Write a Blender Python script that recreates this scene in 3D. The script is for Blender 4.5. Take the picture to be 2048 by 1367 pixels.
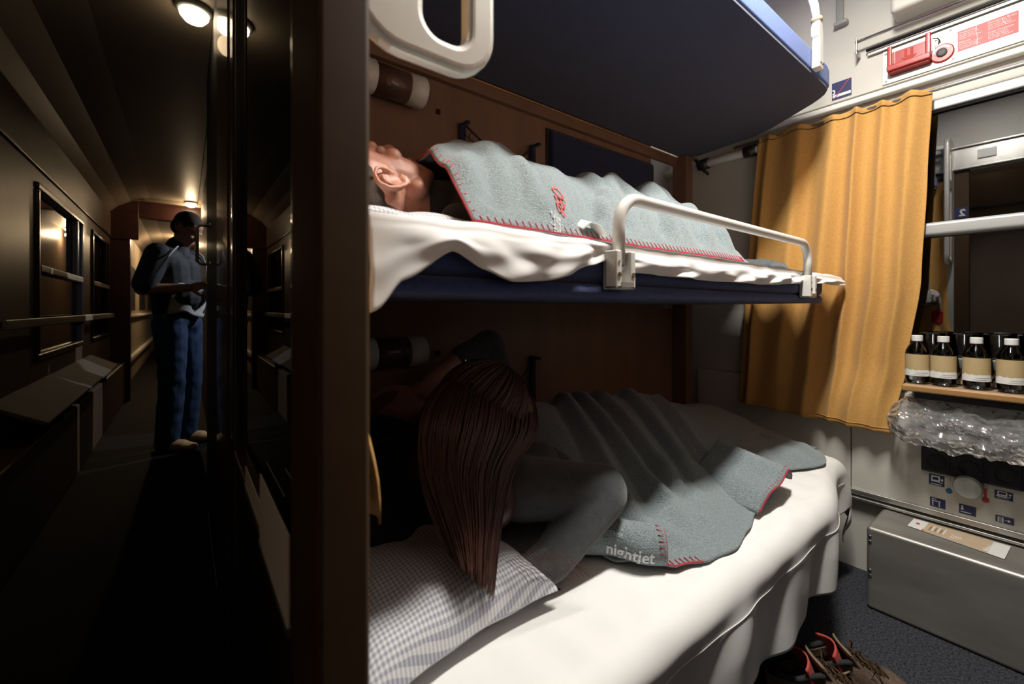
import bpy, bmesh, math, random
from mathutils import Vector, Matrix, noise
for _o in list(bpy.data.objects): bpy.data.objects.remove(_o)
SC = bpy.context.scene; COL = SC.collection
rnd = random.Random(7)
# ------------------------------------------------------------------ camera
CAM_Z = 1.0; F_PX = 850.0; HOR = 617.0; YAW = math.radians(37.6)
SN, CS = math.sin(YAW), math.cos(YAW)
cd = bpy.data.cameras.new('camera'); cam = bpy.data.objects.new('camera', cd); COL.objects.link(cam)
cd.sensor_width = 36; cd.lens = F_PX / 2048 * 36; cd.shift_y = -(683.5 - HOR) / 2048
cd.clip_start = 0.01; cd.dof.use_dof = True; cd.dof.focus_distance = 1.25; cd.dof.aperture_fstop = 3.2
cam.location = (0, 0, CAM_Z); cam.rotation_euler = (math.pi / 2, 0, -YAW); SC.camera = cam
# ------------------------------------------------------------------ world, exposure
w = bpy.data.worlds.new('night'); SC.world = w; w.use_nodes = True
w.node_tree.nodes['Background'].inputs[0].default_value = (.010, .012, .020, 1)
w.node_tree.nodes['Background'].inputs[1].default_value = .15
SC.view_settings.view_transform = 'Standard'; SC.view_settings.look = 'None'
SC.view_settings.gamma = 1; SC.view_settings.use_curve_mapping = False
SC.view_settings.exposure = 0.7
LAMP_W = 25.0           # compartment ceiling lamp
NEIGHBOUR_W = 30.0      # light in the next compartment, falling out of its open door
CORR_W = (0.12, 1.9, 22.0, .45)

def P(px, py, X=None, Y=None, Z=None):
    """world point on the ray of a photo pixel, at a known plane"""
    u = (px - 1024) / F_PX; v = (HOR - py) / F_PX
    dx, dy, dz = SN + u * CS, CS - u * SN, v
    if X is not None: d = X / dx
    elif Y is not None: d = Y / dy
    else: d = (Z - CAM_Z) / dz
    return Vector((d * dx, d * dy, CAM_Z + d * dz))
def lerp(a, b, t): return a + (b - a) * t
def smooth(t): t = max(0., min(1., t)); return t * t * (3 - 2 * t)
def interp(x, pts):
    if x <= pts[0][0]: return pts[0][1]
    for (a, b), (c, d) in zip(pts, pts[1:]):
        if x <= c: return lerp(b, d, smooth((x - a) / (c - a)) * .6 + .4 * (x - a) / (c - a))
    return pts[-1][1]
def nz(x, y, z=0.): return noise.noise(Vector((x, y, z)))

# ------------------------------------------------------------------ materials
M = {}
def mat(name, col, rough=.6, metal=0., var=.12, vscale=12., bump=0., bscale=200., sheen=0., spec=.5, coat=0., emit=None, es=0., stretch=None):
    m = bpy.data.materials.new(name); m.use_nodes = True; nt = m.node_tree; b = nt.nodes['Principled BSDF']
    b.inputs['Roughness'].default_value = rough; b.inputs['Metallic'].default_value = metal
    b.inputs['Specular IOR Level'].default_value = spec; b.inputs['Coat Weight'].default_value = coat
    if sheen: b.inputs['Sheen Weight'].default_value = sheen; b.inputs['Sheen Roughness'].default_value = .5
    tc = nt.nodes.new('ShaderNodeTexCoord'); mp = nt.nodes.new('ShaderNodeMapping')
    nt.links.new(tc.outputs['Object'], mp.inputs['Vector'])
    if stretch: mp.inputs['Scale'].default_value = stretch
    n = nt.nodes.new('ShaderNodeTexNoise'); n.inputs['Scale'].default_value = vscale; n.inputs['Detail'].default_value = 5
    nt.links.new(mp.outputs[0], n.inputs['Vector'])
    r = nt.nodes.new('ShaderNodeValToRGB')
    r.color_ramp.elements[0].position = .3; r.color_ramp.elements[1].position = .7
    r.color_ramp.elements[0].color = tuple(c * (1 - var) for c in col) + (1,)
    r.color_ramp.elements[1].color = tuple(min(1, c * (1 + var)) for c in col) + (1,)
    nt.links.new(n.outputs['Fac'], r.inputs[0]); nt.links.new(r.outputs[0], b.inputs['Base Color'])
    if bump:
        n2 = nt.nodes.new('ShaderNodeTexNoise'); n2.inputs['Scale'].default_value = bscale; n2.inputs['Detail'].default_value = 3
        nt.links.new(mp.outputs[0], n2.inputs['Vector'])
        bp = nt.nodes.new('ShaderNodeBump'); bp.inputs['Strength'].default_value = bump; bp.inputs['Distance'].default_value = .004
        nt.links.new(n2.outputs['Fac'], bp.inputs['Height']); nt.links.new(bp.outputs[0], b.inputs['Normal'])
    if emit: b.inputs['Emission Color'].default_value = emit + (1,); b.inputs['Emission Strength'].default_value = es
    M[name] = m; return m
def glassmat(name, tint, ior, rough=0., white=0.):
    m = bpy.data.materials.new(name); m.use_nodes = True; nt = m.node_tree; nt.nodes.clear()
    o = nt.nodes.new('ShaderNodeOutputMaterial'); t = nt.nodes.new('ShaderNodeBsdfTransparent'); g = nt.nodes.new('ShaderNodeBsdfGlossy')
    t.inputs[0].default_value = tint + (1,); g.inputs['Roughness'].default_value = rough
    f = nt.nodes.new('ShaderNodeFresnel'); f.inputs[0].default_value = ior; mx = nt.nodes.new('ShaderNodeMixShader')
    nt.links.new(f.outputs[0], mx.inputs[0]); nt.links.new(t.outputs[0], mx.inputs[1]); nt.links.new(g.outputs[0], mx.inputs[2])
    last = mx
    if white:
        d = nt.nodes.new('ShaderNodeBsdfTranslucent'); d2 = nt.nodes.new('ShaderNodeBsdfDiffuse'); m1 = nt.nodes.new('ShaderNodeMixShader')
        nt.links.new(d.outputs[0], m1.inputs[1]); nt.links.new(d2.outputs[0], m1.inputs[2])
        m2 = nt.nodes.new('ShaderNodeMixShader'); m2.inputs[0].default_value = white
        nt.links.new(mx.outputs[0], m2.inputs[1]); nt.links.new(m1.outputs[0], m2.inputs[2]); last = m2
    nt.links.new(last.outputs[0], o.inputs[0]); M[name] = m; return m
mat('wood', (.235, .125, .080), .5, var=.16, vscale=9, stretch=(1, 1, .12), bump=.03, bscale=60)
mat('wood_edge_lit', (.50, .26, .12), .45, var=.2, vscale=30, stretch=(.2, 1, 1))  # lighter copy of the wood for the lit rail edge
mat('cream_panel', (.60, .58, .52), .5, var=.04, vscale=5, bump=.04, bscale=500)
mat('trim_white', (.78, .76, .71), .4, var=.03)
mat('ceiling_white', (.66, .63, .57), .6, var=.04)
mat('white_paint', (.74, .73, .69), .32, var=.03, coat=.2)
mat('cast_alu', (.58, .56, .51), .36, var=.06, metal=.35)
mat('blue_fabric', (.009, .016, .062), .9, var=.2, vscale=220, bump=.35, bscale=900, sheen=.25)  # bunk blue kept near black for the shade under the top bunk
mat('blue_fabric_lit', (.020, .045, .17), .9, var=.25, vscale=120, bump=.4, bscale=700, sheen=.25)  # lit copy of the bunk blue for the middle bunk's front
mat('blue_edge_lit', (.035, .10, .36), .85, var=.2, vscale=180, bump=.4, bscale=700, sheen=.2)  # brightest copy, paints the light on the top bunk's front edge
mat('sheet', (.80, .79, .77), .85, var=.02, bump=.05, bscale=900)
mat('fleece', (.225, .275, .29), 1., var=.32, vscale=300, bump=1., bscale=330, sheen=.45, spec=.1)
mat('fleece_dark', (.085, .10, .105), 1., var=.3, vscale=260, bump=.8, bscale=420, sheen=.3, spec=.1)
mat('red_thread', (.42, .035, .05), .9)
mat('red_logo', (.75, .03, .03), .7)
mat('grey_logo', (.50, .52, .53), .8)
mat('white_logo', (.75, .76, .76), .8)
mat('curtain', (.60, .32, .085), .85, var=.10, vscale=160, bump=.25, bscale=500, sheen=.15)
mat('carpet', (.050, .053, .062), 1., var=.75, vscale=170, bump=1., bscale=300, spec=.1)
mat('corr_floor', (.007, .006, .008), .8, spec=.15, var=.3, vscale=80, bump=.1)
mat('steel', (.40, .385, .35), .42, metal=.65, var=.16, vscale=14, bump=.06, bscale=120, stretch=(1, .25, 1))
mat('alu', (.50, .49, .46), .36, metal=.9, var=.06)
mat('chrome', (.75, .74, .72), .15, metal=1., var=.03)
mat('black', (.012, .012, .014), .5)
mat('rubber', (.015, .015, .017), .8)
mat('window_grey', (.42, .43, .42), .4, metal=.2, var=.05)
mat('dark_brown', (.060, .034, .016), .6, spec=.2, var=.12, vscale=20)
mat('maroon', (.075, .028, .022), .35, var=.15, coat=.3)
mat('dark_trim', (.03, .024, .024), .35, var=.1, coat=.2)
mat('corr_wall', (.155, .105, .072), .45, var=.1, vscale=6)
mat('corr_cream', (.36, .30, .22), .5, var=.06)
mat('ledge_grey', (.13, .115, .105), .75, var=.08, spec=.2)
mat('corr_ceiling', (.30, .25, .20), .42, var=.05, vscale=3)
mat('red_plastic', (.42, .028, .025), .35, coat=.3)
mat('red_sign', (.45, .035, .035), .45, var=.03)
mat('sign_blue', (.02, .028, .11), .45, var=.05)
mat('sign_white', (.75, .75, .73), .5, var=.02)
mat('blue_mark', (.02, .16, .34), .5)
mat('socket_black', (.012, .011, .016), .4)
mat('skin', (.50, .235, .165), .5, var=.16, vscale=45, bump=.12, bscale=350)
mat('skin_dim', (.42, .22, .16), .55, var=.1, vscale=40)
mat('stubble_hair', (.045, .028, .02), .8, bump=.5, bscale=500)
mat('hair_red', (.060, .021, .013), .42, var=.35, vscale=90, spec=.6)
mat('black_cloth', (.018, .018, .022), .95, var=.25, vscale=50, bump=.3, bscale=500, sheen=.1)
mat('grey_knit', (.055, .058, .062), .95, var=.2, vscale=60, bump=.5, bscale=500, sheen=.3)
mat('shirt', (.028, .032, .042), .8, var=.3, vscale=14)
mat('shirt_light', (.50, .52, .54), .8)
mat('jeans', (.030, .065, .155), .9, var=.35, vscale=18, bump=.3, bscale=300)
mat('tan_shoe', (.55, .36, .17), .6)
mat('paper', (.78, .77, .73), .7, var=.02)
mat('kraft', (.56, .42, .28), .7, var=.06, vscale=60)
mat('table_edge', (.42, .22, .075), .45, var=.25, vscale=40, stretch=(1, .1, 1))
mat('table_top', (.36, .24, .15), .35, var=.1)
mat('cap_white', (.82, .82, .80), .4, var=.01)
mat('label_tan', (.52, .39, .20), .55, var=.08)
mat('shoe_brown', (.115, .075, .05), .75, var=.3, vscale=60, bump=.3)
mat('shoe_trim', (.22, .17, .10), .7)
mat('shoe_red', (.50, .075, .06), .85, bump=.4, bscale=400)
mat('shoe_dark', (.02, .021, .024), .9)
mat('lamp_brown', (.10, .055, .045), .3, coat=.4)
mat('lamp_glow', (.9, .8, .6), .5, emit=(1., .80, .52), es=6.)
mat('tube_glow', (.9, .9, .85), .5, emit=(1., .93, .82), es=7.)
mat('knob_grey', (.52, .55, .52), .5, var=.05, bump=.1, bscale=300)
mat('knob_side', (.34, .34, .31), .5, var=.05)
mat('eye_white', (.7, .68, .64), .3); mat('eye_dark', (.03, .02, .015), .2)
mat('lip', (.42, .15, .12), .5)
glassmat('window_glass', (.55, .57, .58), 2.35)
glassmat('corr_glass', (.28, .30, .27), 2.0)
glassmat('clear_plastic', (.93, .94, .94), 1.35, .02)
glassmat('water', (.90, .92, .92), 1.33, 0.)
glassmat('film', (.95, .95, .95), 1.45, .16, .24)
# gingham pillow case
def gingham(name, per):
    m = bpy.data.materials.new(name); m.use_nodes = True; nt = m.node_tree; b = nt.nodes['Principled BSDF']
    b.inputs['Roughness'].default_value = .9
    tc = nt.nodes.new('ShaderNodeTexCoord'); sx = nt.nodes.new('ShaderNodeSeparateXYZ'); nt.links.new(tc.outputs['UV'], sx.inputs[0])
    outs = []
    for i in (0, 1):
        a = nt.nodes.new('ShaderNodeMath'); a.operation = 'MULTIPLY'; a.inputs[1].default_value = 1 / per; nt.links.new(sx.outputs[i], a.inputs[0])
        f = nt.nodes.new('ShaderNodeMath'); f.operation = 'FRACT'; nt.links.new(a.outputs[0], f.inputs[0])
        g = nt.nodes.new('ShaderNodeMath'); g.operation = 'GREATER_THAN'; g.inputs[1].default_value = .5; nt.links.new(f.outputs[0], g.inputs[0]); outs.append(g)
    s = nt.nodes.new('ShaderNodeMath'); s.operation = 'ADD'; nt.links.new(outs[0].outputs[0], s.inputs[0]); nt.links.new(outs[1].outputs[0], s.inputs[1])
    h = nt.nodes.new('ShaderNodeMath'); h.operation = 'MULTIPLY'; h.inputs[1].default_value = .5; nt.links.new(s.outputs[0], h.inputs[0])
    r = nt.nodes.new('ShaderNodeValToRGB'); r.color_ramp.elements[0].color = (.30, .31, .38, 1); r.color_ramp.elements[1].color = (.72, .71, .70, 1)
    nt.links.new(h.outputs[0], r.inputs[0]); nt.links.new(r.outputs[0], b.inputs['Base Color']); M[name] = m
gingham('gingham', .0068)

# ------------------------------------------------------------------ builders
ORG = {}
def org(o): return ORG[o.name] if o else Vector((0, 0, 0))
class MB:
    def __init__(s): s.v = []; s.f = []; s.uv = None
    def add(s, vs, fs):
        n = len(s.v); s.v += [Vector(p) for p in vs]; s.f += [tuple(n + i for i in f) for f in fs]; return s
    def box(s, x0, x1, y0, y1, z0, z1):
        return s.add([(x, y, z) for z in (z0, z1) for y in (y0, y1) for x in (x0, x1)],
                     [(0, 2, 3, 1), (4, 5, 7, 6), (0, 1, 5, 4), (2, 6, 7, 3), (0, 4, 6, 2), (1, 3, 7, 5)])
    def prism(s, poly, zlo, zhi):
        n = len(poly); lo = zlo if callable(zlo) else (lambda x, y: zlo); hi = zhi if callable(zhi) else (lambda x, y: zhi)
        return s.add([(x, y, lo(x, y)) for x, y in poly] + [(x, y, hi(x, y)) for x, y in poly],
                     [tuple(range(n - 1, -1, -1)), tuple(range(n, 2 * n))] + [(i, (i + 1) % n, n + (i + 1) % n, n + i) for i in range(n)])
    def tube(s, pts, r, seg=10, caps=True, flat=None):
        pts = [Vector(p) for p in pts]; n = len(pts); rings = []; up = None
        for i, p in enumerate(pts):
            t = (pts[min(i + 1, n - 1)] - pts[max(i - 1, 0)]).normalized()
            if up is None:
                a = Vector((0, 0, 1)) if abs(t.z) < .9 else Vector((1, 0, 0)); up = (a - t * a.dot(t)).normalized()
            else: up = (up - t * up.dot(t)).normalized()
            b = t.cross(up); ri = r[i] if isinstance(r, (list, tuple)) else r
            rings.append([p + (up * math.cos(2 * math.pi * k / seg) * (flat or 1) + b * math.sin(2 * math.pi * k / seg)) * ri for k in range(seg)])
        vs = [q for g in rings for q in g]; fs = []
        for i in range(n - 1):
            for k in range(seg):
                k2 = (k + 1) % seg; fs.append((i * seg + k, i * seg + k2, (i + 1) * seg + k2, (i + 1) * seg + k))
        if caps: fs += [tuple(range(seg - 1, -1, -1)), tuple((n - 1) * seg + k for k in range(seg))]
        return s.add(vs, fs)
    def lathe(s, prof, c, axis='z', seg=24):
        c = Vector(c); vs = []; fs = []; n = len(prof)
        for r, h in prof:
            for k in range(seg):
                a = 2 * math.pi * k / seg; p = (r * math.cos(a), r * math.sin(a), h)
                if axis == 'x': p = (p[2], p[0], p[1])
                if axis == 'y': p = (p[1], p[2], p[0])
                vs.append(c + Vector(p))
        for i in range(n - 1):
            for k in range(seg):
                k2 = (k + 1) % seg; fs.append((i * seg + k, i * seg + k2, (i + 1) * seg + k2, (i + 1) * seg + k))
        if prof[0][0] > 1e-5: fs.append(tuple(range(seg - 1, -1, -1)))
        if prof[-1][0] > 1e-5: fs.append(tuple((n - 1) * seg + k for k in range(seg)))
        return s.add(vs, fs)
    def grid(s, fn, nu, nv, keep=None):
        n0 = len(s.v); fs = []; vs = [fn(i / nu, j / nv) for j in range(nv + 1) for i in range(nu + 1)]
        for j in range(nv):
            for i in range(nu):
                if keep and not keep((i + .5) / nu, (j + .5) / nv): continue
                a = j * (nu + 1) + i; fs.append((a, a + 1, a + nu + 2, a + nu + 1))
        return s.add(vs, fs)
    def ell(s, c, r, rot=None, nu=16, nv=10):
        c = Vector(c); vs = []; fs = []
        for j in range(nv + 1):
            th = math.pi * j / nv
            for i in range(nu):
                a = 2 * math.pi * i / nu
                p = Vector((r[0] * math.sin(th) * math.cos(a), r[1] * math.sin(th) * math.sin(a), r[2] * math.cos(th)))
                vs.append(c + (rot @ p if rot else p))
        for j in range(nv):
            for i in range(nu):
                i2 = (i + 1) % nu; fs.append((j * nu + i, (j + 1) * nu + i, (j + 1) * nu + i2, j * nu + i2))
        return s.add(vs, fs)
    def cap(s, a, b, ra, rb, flat=None):
        a = Vector(a); b = Vector(b); t = (b - a).normalized(); pts = []; rs = []
        for k in range(5): th = math.pi / 2 * (1 - k / 4); pts.append(a - t * ra * math.sin(th) * .999); rs.append(max(ra * math.cos(th), 1e-4))
        for k in range(5): th = math.pi / 2 * k / 4; pts.append(b + t * rb * math.sin(th) * .999); rs.append(max(rb * math.cos(th), 1e-4))
        n0 = len(s.v); s.tube(pts, rs, 14)
        if flat:
            ax, k = Vector(flat[0]).normalized(), flat[1]
            for i in range(n0, len(s.v)):
                h = (s.v[i] - a).dot(ax) - (b - a).dot(ax) * max(0, min(1, (s.v[i] - a).dot(t) / max((b - a).length, 1e-6))); s.v[i] -= ax * h * (1 - k)
        return s
    def quad(s, a, b, c, d): return s.add([a, b, c, d], [(0, 1, 2, 3)])
    def build(s, name, m, parent=None, smooth_=False, bevel=0., seg=2, solid=0., sub=0, fixn=True, uv=None):
        o0 = org(parent); me = bpy.data.meshes.new(name); me.from_pydata([tuple(p - o0) for p in s.v], [], s.f); me.validate()
        if uv:
            L = me.uv_layers.new(name='UVMap')
            for lp in me.loops: L.data[lp.index].uv = uv(s.v[lp.vertex_index])
        if fixn:
            bm = bmesh.new(); bm.from_mesh(me); bmesh.ops.recalc_face_normals(bm, faces=bm.faces); bm.to_mesh(me); bm.free()
        me.materials.append(M[m]); o = bpy.data.objects.new(name, me); COL.objects.link(o)
        if parent: o.parent = parent
        ORG[o.name] = o0
        if smooth_:
            for p in me.polygons: p.use_smooth = True
        if bevel:
            b = o.modifiers.new('bevel', 'BEVEL'); b.width = bevel; b.segments = seg; b.limit_method = 'ANGLE'; b.angle_limit = .6
            for p in me.polygons: p.use_smooth = True
            wn = o.modifiers.new('wn', 'WEIGHTED_NORMAL'); wn.keep_sharp = True
        if solid: so = o.modifiers.new('solid', 'SOLIDIFY'); so.thickness = solid; so.offset = 0
        if sub: sb = o.modifiers.new('sub', 'SUBSURF'); sb.levels = sub; sb.render_levels = sub
        return o
    def fuse(s, voxel, it=6, fac=.5):
        """one continuous skin over everything added so far"""
        me = bpy.data.meshes.new('tmp'); me.from_pydata([tuple(p) for p in s.v], [], s.f); me.validate()
        bm = bmesh.new(); bm.from_mesh(me); bmesh.ops.recalc_face_normals(bm, faces=bm.faces); bm.to_mesh(me); bm.free()
        o = bpy.data.objects.new('tmp', me); COL.objects.link(o)
        r = o.modifiers.new('r', 'REMESH'); r.mode = 'VOXEL'; r.voxel_size = voxel
        k = o.modifiers.new('s', 'SMOOTH'); k.iterations = it; k.factor = fac
        dg = bpy.context.evaluated_depsgraph_get(); e = o.evaluated_get(dg); em = e.to_mesh()
        s.v = [v.co.copy() for v in em.vertices]; s.f = [tuple(p.vertices) for p in em.polygons]
        e.to_mesh_clear(); bpy.data.objects.remove(o); bpy.data.meshes.remove(me); return s
def box(name, m, x0, x1, y0, y1, z0, z1, parent=None, bevel=.003, **k):
    return MB().box(x0, x1, y0, y1, z0, z1).build(name, m, parent, bevel=bevel, **k)
def tag(o, label, cat, group=None, kind=None):
    o['label'] = label; o['category'] = cat
    if group: o['group'] = group
    if kind: o['kind'] = kind
    return o
def thing(name, loc, label, cat, group=None):
    o = bpy.data.objects.new(name, None); COL.objects.link(o); o.location = loc; o.empty_display_size = .05
    ORG[o.name] = Vector(loc); return tag(o, label, cat, group)
def struct(o, label=None, cat=None):
    o['kind'] = 'structure'
    if label: o['label'] = label
    if cat: o['category'] = cat
    return o
def copy_tree(o, loc=None, label=None, parent=None):
    c = o.copy(); COL.objects.link(c); ORG[c.name] = ORG[o.name]
    if parent: c.parent = parent
    if loc is not None: c.location = loc
    if label: c['label'] = label
    for ch in [q for q in list(bpy.data.objects) if q.parent == o]: copy_tree(ch, parent=c)
    return c
def text(name, s, size, fn, m, parent=None, shear=0., bold=0., align='LEFT', label=None):
    cu = bpy.data.curves.new('t', 'FONT'); cu.body = s; cu.size = size; cu.shear = shear; cu.offset = bold; cu.resolution_u = 3; cu.align_x = align
    o = bpy.data.objects.new('t', cu); COL.objects.link(o); dg = bpy.context.evaluated_depsgraph_get()
    e = o.evaluated_get(dg); em = e.to_mesh(); b = MB(); b.v = [Vector(fn(v.co.x, v.co.y)) for v in em.vertices]; b.f = [tuple(p.vertices) for p in em.polygons]
    e.to_mesh_clear(); bpy.data.objects.remove(o); bpy.data.curves.remove(cu)
    if not b.f: return None
    r = b.build(name, m, parent, fixn=False)
    if label: r['label'] = label
    return r
def text_extent(s, size):
    return .55 * size * len(s)

# ================================================================== ROOM SHELL
WX = 2.06       # window wall
LY = 1.20       # left wall behind the bunks
RY = -.74; CX0, CX1 = .09, .13   # partition between corridor and compartment
DOOR_Y0, DOOR_Y1 = -.33, .3725
struct(MB().box(CX0, WX + .1, RY - .05, LY + .12, -.05, 0).build('floor', 'carpet'), 'dark speckled blue-grey carpet on the compartment floor', 'floor')
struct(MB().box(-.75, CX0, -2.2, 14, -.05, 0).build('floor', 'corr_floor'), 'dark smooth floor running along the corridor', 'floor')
struct(MB().box(CX1, WX + .1, RY - .05, LY + .12, 2.36, 2.42).build('ceiling', 'ceiling_white'), 'pale compartment ceiling above the bunks', 'ceiling')
# corridor ceiling: flat over the middle, coved down towards the outer wall
cc = MB(); prof = [(.12, 2.20), (-.30, 2.20), (-.46, 2.17), (-.57, 2.10), (-.66, 2.0), (-.66, 2.3), (.12, 2.3)]
cc.add([(x, -2.2, z) for x, z in prof] + [(x, 14, z) for x, z in prof],
       [(6, 5, 4, 3, 2, 1, 0), (7, 8, 9, 10, 11, 12, 13)] + [(i, (i + 1) % 7, 7 + (i + 1) % 7, 7 + i) for i in range(7)])
struct(cc.build('ceiling', 'corr_ceiling', smooth_=False), 'dim coved ceiling of the corridor', 'ceiling')
# left wall: recessed pale lining, wood panelling in front of it
wl = struct(MB().box(CX1, WX + .1, LY + .10, LY + .16, 0, 2.36).build('wall_left', 'cream_panel'), 'wood panelled partition wall behind the three bunks', 'wall')
MB().box(CX1, 1.76, LY, LY + .10, 1.0, 2.36).build('wood_panel', 'wood', wl)
MB().box(CX1, 2.0, LY, LY + .10, .0, 1.0).build('wood_panel', 'wood', wl)
MB().box(1.94, 2.0, 1.125, LY, .0, 1.752).build('wood_post', 'wood', wl, bevel=.004)
MB().box(CX1, 2.0, LY - .022, LY - .001, 1.712, 1.748).build('wood_rail', 'wood', wl, bevel=.003)
MB().box(CX1, 2.0, LY - .026, LY - .001, 1.7485, 1.7535).build('rail_lip_lit', 'wood_edge_lit', wl, bevel=.001)  # paler lip paints the light caught along the rail's top
struct(MB().box(CX1, WX + .1, RY - .05, RY, 0, 2.36).build('wall_right', 'wood'), 'wood panelled wall on the other side of the compartment', 'wall')
# window wall around the window opening
WY0, WY1, WZ0, WZ1 = -.36, .82, .80, 1.72
wb = MB(); wb.box(WX, WX + .1, RY, WY0, 0, 2.36); wb.box(WX, WX + .1, WY1, LY + .1, 0, 2.36)
wb.box(WX, WX + .1, WY0, WY1, 0, WZ0); wb.box(WX, WX + .1, WY0, WY1, WZ1, 2.36)
wf = struct(wb.build('wall_window', 'cream_panel'), 'cream lined outer wall with the window', 'wall')
MB().box(WX - .022, WX - .001, -.7, .50, .31, .70).build('lower_panel', 'cream_panel', wf, bevel=.002)
MB().box(WX - .022, WX - .001, .503, 1.12, .31, .70).build('lower_panel', 'cream_panel', wf, bevel=.002)
MB().box(WX - .018, WX, -.7, .72, 1.815, 1.99).build('upper_panel', 'cream_panel', wf, bevel=.002)
t1 = struct(MB().box(WX - .032, WX - .001, -.7, LY, 1.783, 1.806).build('trim_1', 'trim_white', bevel=.006), 'bright white moulding over the window', 'trim')
t2 = struct(MB().box(WX - .030, WX - .001, -.7, 1.1, .292, .312).build('trim_2', 'alu', bevel=.003), 'aluminium strip along the foot of the cream panel', 'trim')
t3 = struct(MB().box(WX - .036, WX - .001, -.7, 1.1, .274, .284).build('trim_3', 'alu', bevel=.002), 'thin aluminium strip on the heater ledge', 'trim')
# window
wn = struct(bpy.data.objects.new('window_1', None), 'compartment window with grey cross bar, night outside', 'window'); COL.objects.link(wn); wn.location = (WX, .23, WZ0); ORG[wn.name] = Vector(wn.location)
fr = MB(); e = .035
fr.box(WX - .012, WX + .03, WY0, WY1, WZ1 - e, WZ1); fr.box(WX - .012, WX + .03, WY0, WY1, WZ0, WZ0 + e)
fr.box(WX - .012, WX + .03, WY0, WY0 + e, WZ0 + e, WZ1 - e); fr.box(WX - .012, WX + .03, WY1 - e, WY1, WZ0 + e, WZ1 - e)
fr.build('window_frame', 'window_grey', wn, bevel=.004)
g = MB(); g.tube([(WX + .004, WY0 + e, WZ1 - e), (WX + .004, WY1 - e, WZ1 - e), (WX + .004, WY1 - e, WZ0 + e), (WX + .004, WY0 + e, WZ0 + e), (WX + .004, WY0 + e, WZ1 - e)], .009, 8)
g.build('gasket', 'rubber', wn, smooth_=True)
MB().box(WX - .03, WX + .02, WY0 + e, WY1 - e, 1.25, 1.297).build('cross_bar', 'window_grey', wn, bevel=.012, seg=4)
MB().box(WX + .012, WX + .016, WY0 + e, WY1 - e, 1.297, WZ1 - e).build('upper_pane', 'window_glass', wn)
MB().box(WX + .012, WX + .016, WY0 + e, WY1 - e, WZ0 + e, 1.25).build('lower_pane', 'window_glass', wn)
MB().box(WX + .10, WX + .12, WY0 - .3, WY1 + .3, WZ0 - .3, WZ1 + .3).build('night_backing', 'black', wn)  # black board stands in for the dark outside

# partition between the corridor and the compartment
wp = struct(bpy.data.objects.new('wall_front', None), 'dark partition between corridor and compartment with glazed side panel', 'wall'); COL.objects.link(wp); wp.location = (CX0, .8, 0); ORG[wp.name] = Vector(wp.location)
MB().box(CX0 - .004, CX1, DOOR_Y1, .478, 0, 2.2).build('door_post', 'dark_brown', wp, bevel=.005, seg=3)
GY0, GY1, GZ0, GZ1 = .478, 1.14, .655, 1.86
MB().box(CX0 + .004, CX1, GY0, GY1, 0, GZ0).build('lower_board', 'dark_trim', wp, bevel=.003)
MB().box(CX0 + .004, CX1, GY0, GY1, GZ1, 2.2).build('upper_board', 'dark_trim', wp, bevel=.003)
fm = MB(); fm.box(CX0 - .003, CX1 - .01, GY0, GY1, GZ0, GZ0 + .026); fm.box(CX0 - .003, CX1 - .01, GY0, GY1, GZ1 - .026, GZ1); fm.box(CX0 - .003, CX1 - .01, GY0, GY0 + .012, GZ0 + .026, GZ1 - .026)
fm.build('glazing_frame', 'maroon', wp, bevel=.004)
MB().box(CX0 + .010, CX0 + .014, GY0 + .012, GY1, GZ0 + .026, GZ1 - .026).build('glass_pane', 'corr_glass', wp)
MB().box(CX0 - .004, CX1, GY1, GY1 + .05, 0, 2.2).build('metal_strip', 'dark_trim', wp, bevel=.006)
MB().box(CX0 - .001, CX1, GY1 + .05, GY1 + .16, 0, 2.2).build('dark_moulding', 'dark_trim', wp, bevel=.008)
MB().box(CX0 - .004, CX1, GY1 + .16, GY1 + .62, 0, 2.2).build('maroon_board', 'maroon', wp, bevel=.008)
MB().box(CX0 + .002, CX1, GY1 + .62, 2.75, 0, 2.2).build('black_board', 'black', wp, bevel=.008)
MB().box(CX0, CX1, -2.2, DOOR_Y0, 0, 2.2).build('corridor_board', 'corr_wall', wp)
MB().box(CX1, CX1 + .004, DOOR_Y1, LY, 1.90, 2.36).build('inner_lining', 'cream_panel', wp)
# header above the doorway with metal band (seen in the window reflection)
MB().box(CX0, CX1, DOOR_Y0, DOOR_Y1, 1.90, 2.2).build('door_header', 'cream_panel', wp)
MB().box(CX0, CX1, RY, LY + .1, 2.2, 2.36).build('top_board', 'cream_panel', wp)
MB().box(CX1, CX1 + .03, RY, .60, 1.90, 1.915).build('band_edge', 'alu', wp, bevel=.004)
MB().box(CX1, CX1 + .012, RY, .60, 1.915, 2.04).build('metal_band', 'alu', wp, bevel=.002)
MB().box(CX1, CX1 + .03, RY, .60, 2.04, 2.055).build('band_edge', 'alu', wp, bevel=.004)
MB().box(CX1 + .012, CX1 + .02, .44, .50, 1.965, 2.0).build('switch', 'cap_white', wp, bevel=.003)
MB().box(CX1 + .012, CX1 + .024, .255, .335, 1.955, 2.01).build('switch', 'cap_white', wp, bevel=.003)
MB().box(CX1 - .001, CX1 + .02, DOOR_Y1 + .068, DOOR_Y1 + .104, 0, 1.9).build('door_frame', 'window_grey', wp, bevel=.004)
MB().box(CX1, CX1 + .003, DOOR_Y1 + .003, DOOR_Y1 + .066, 1.59, 1.66).build('berth_sign', 'sign_blue', wp)
text('berth_number', '2', .06, lambda x, y: (CX1 + .0045, DOOR_Y1 + .016 + x, 1.605 + y), 'sign_white', wp, bold=.002)
wk = struct(bpy.data.objects.new('wall_compartments', None), 'brown corridor wall of the farther compartments', 'wall'); COL.objects.link(wk); wk.location = (.15, 5, 0); ORG[wk.name] = Vector(wk.location)
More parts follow.
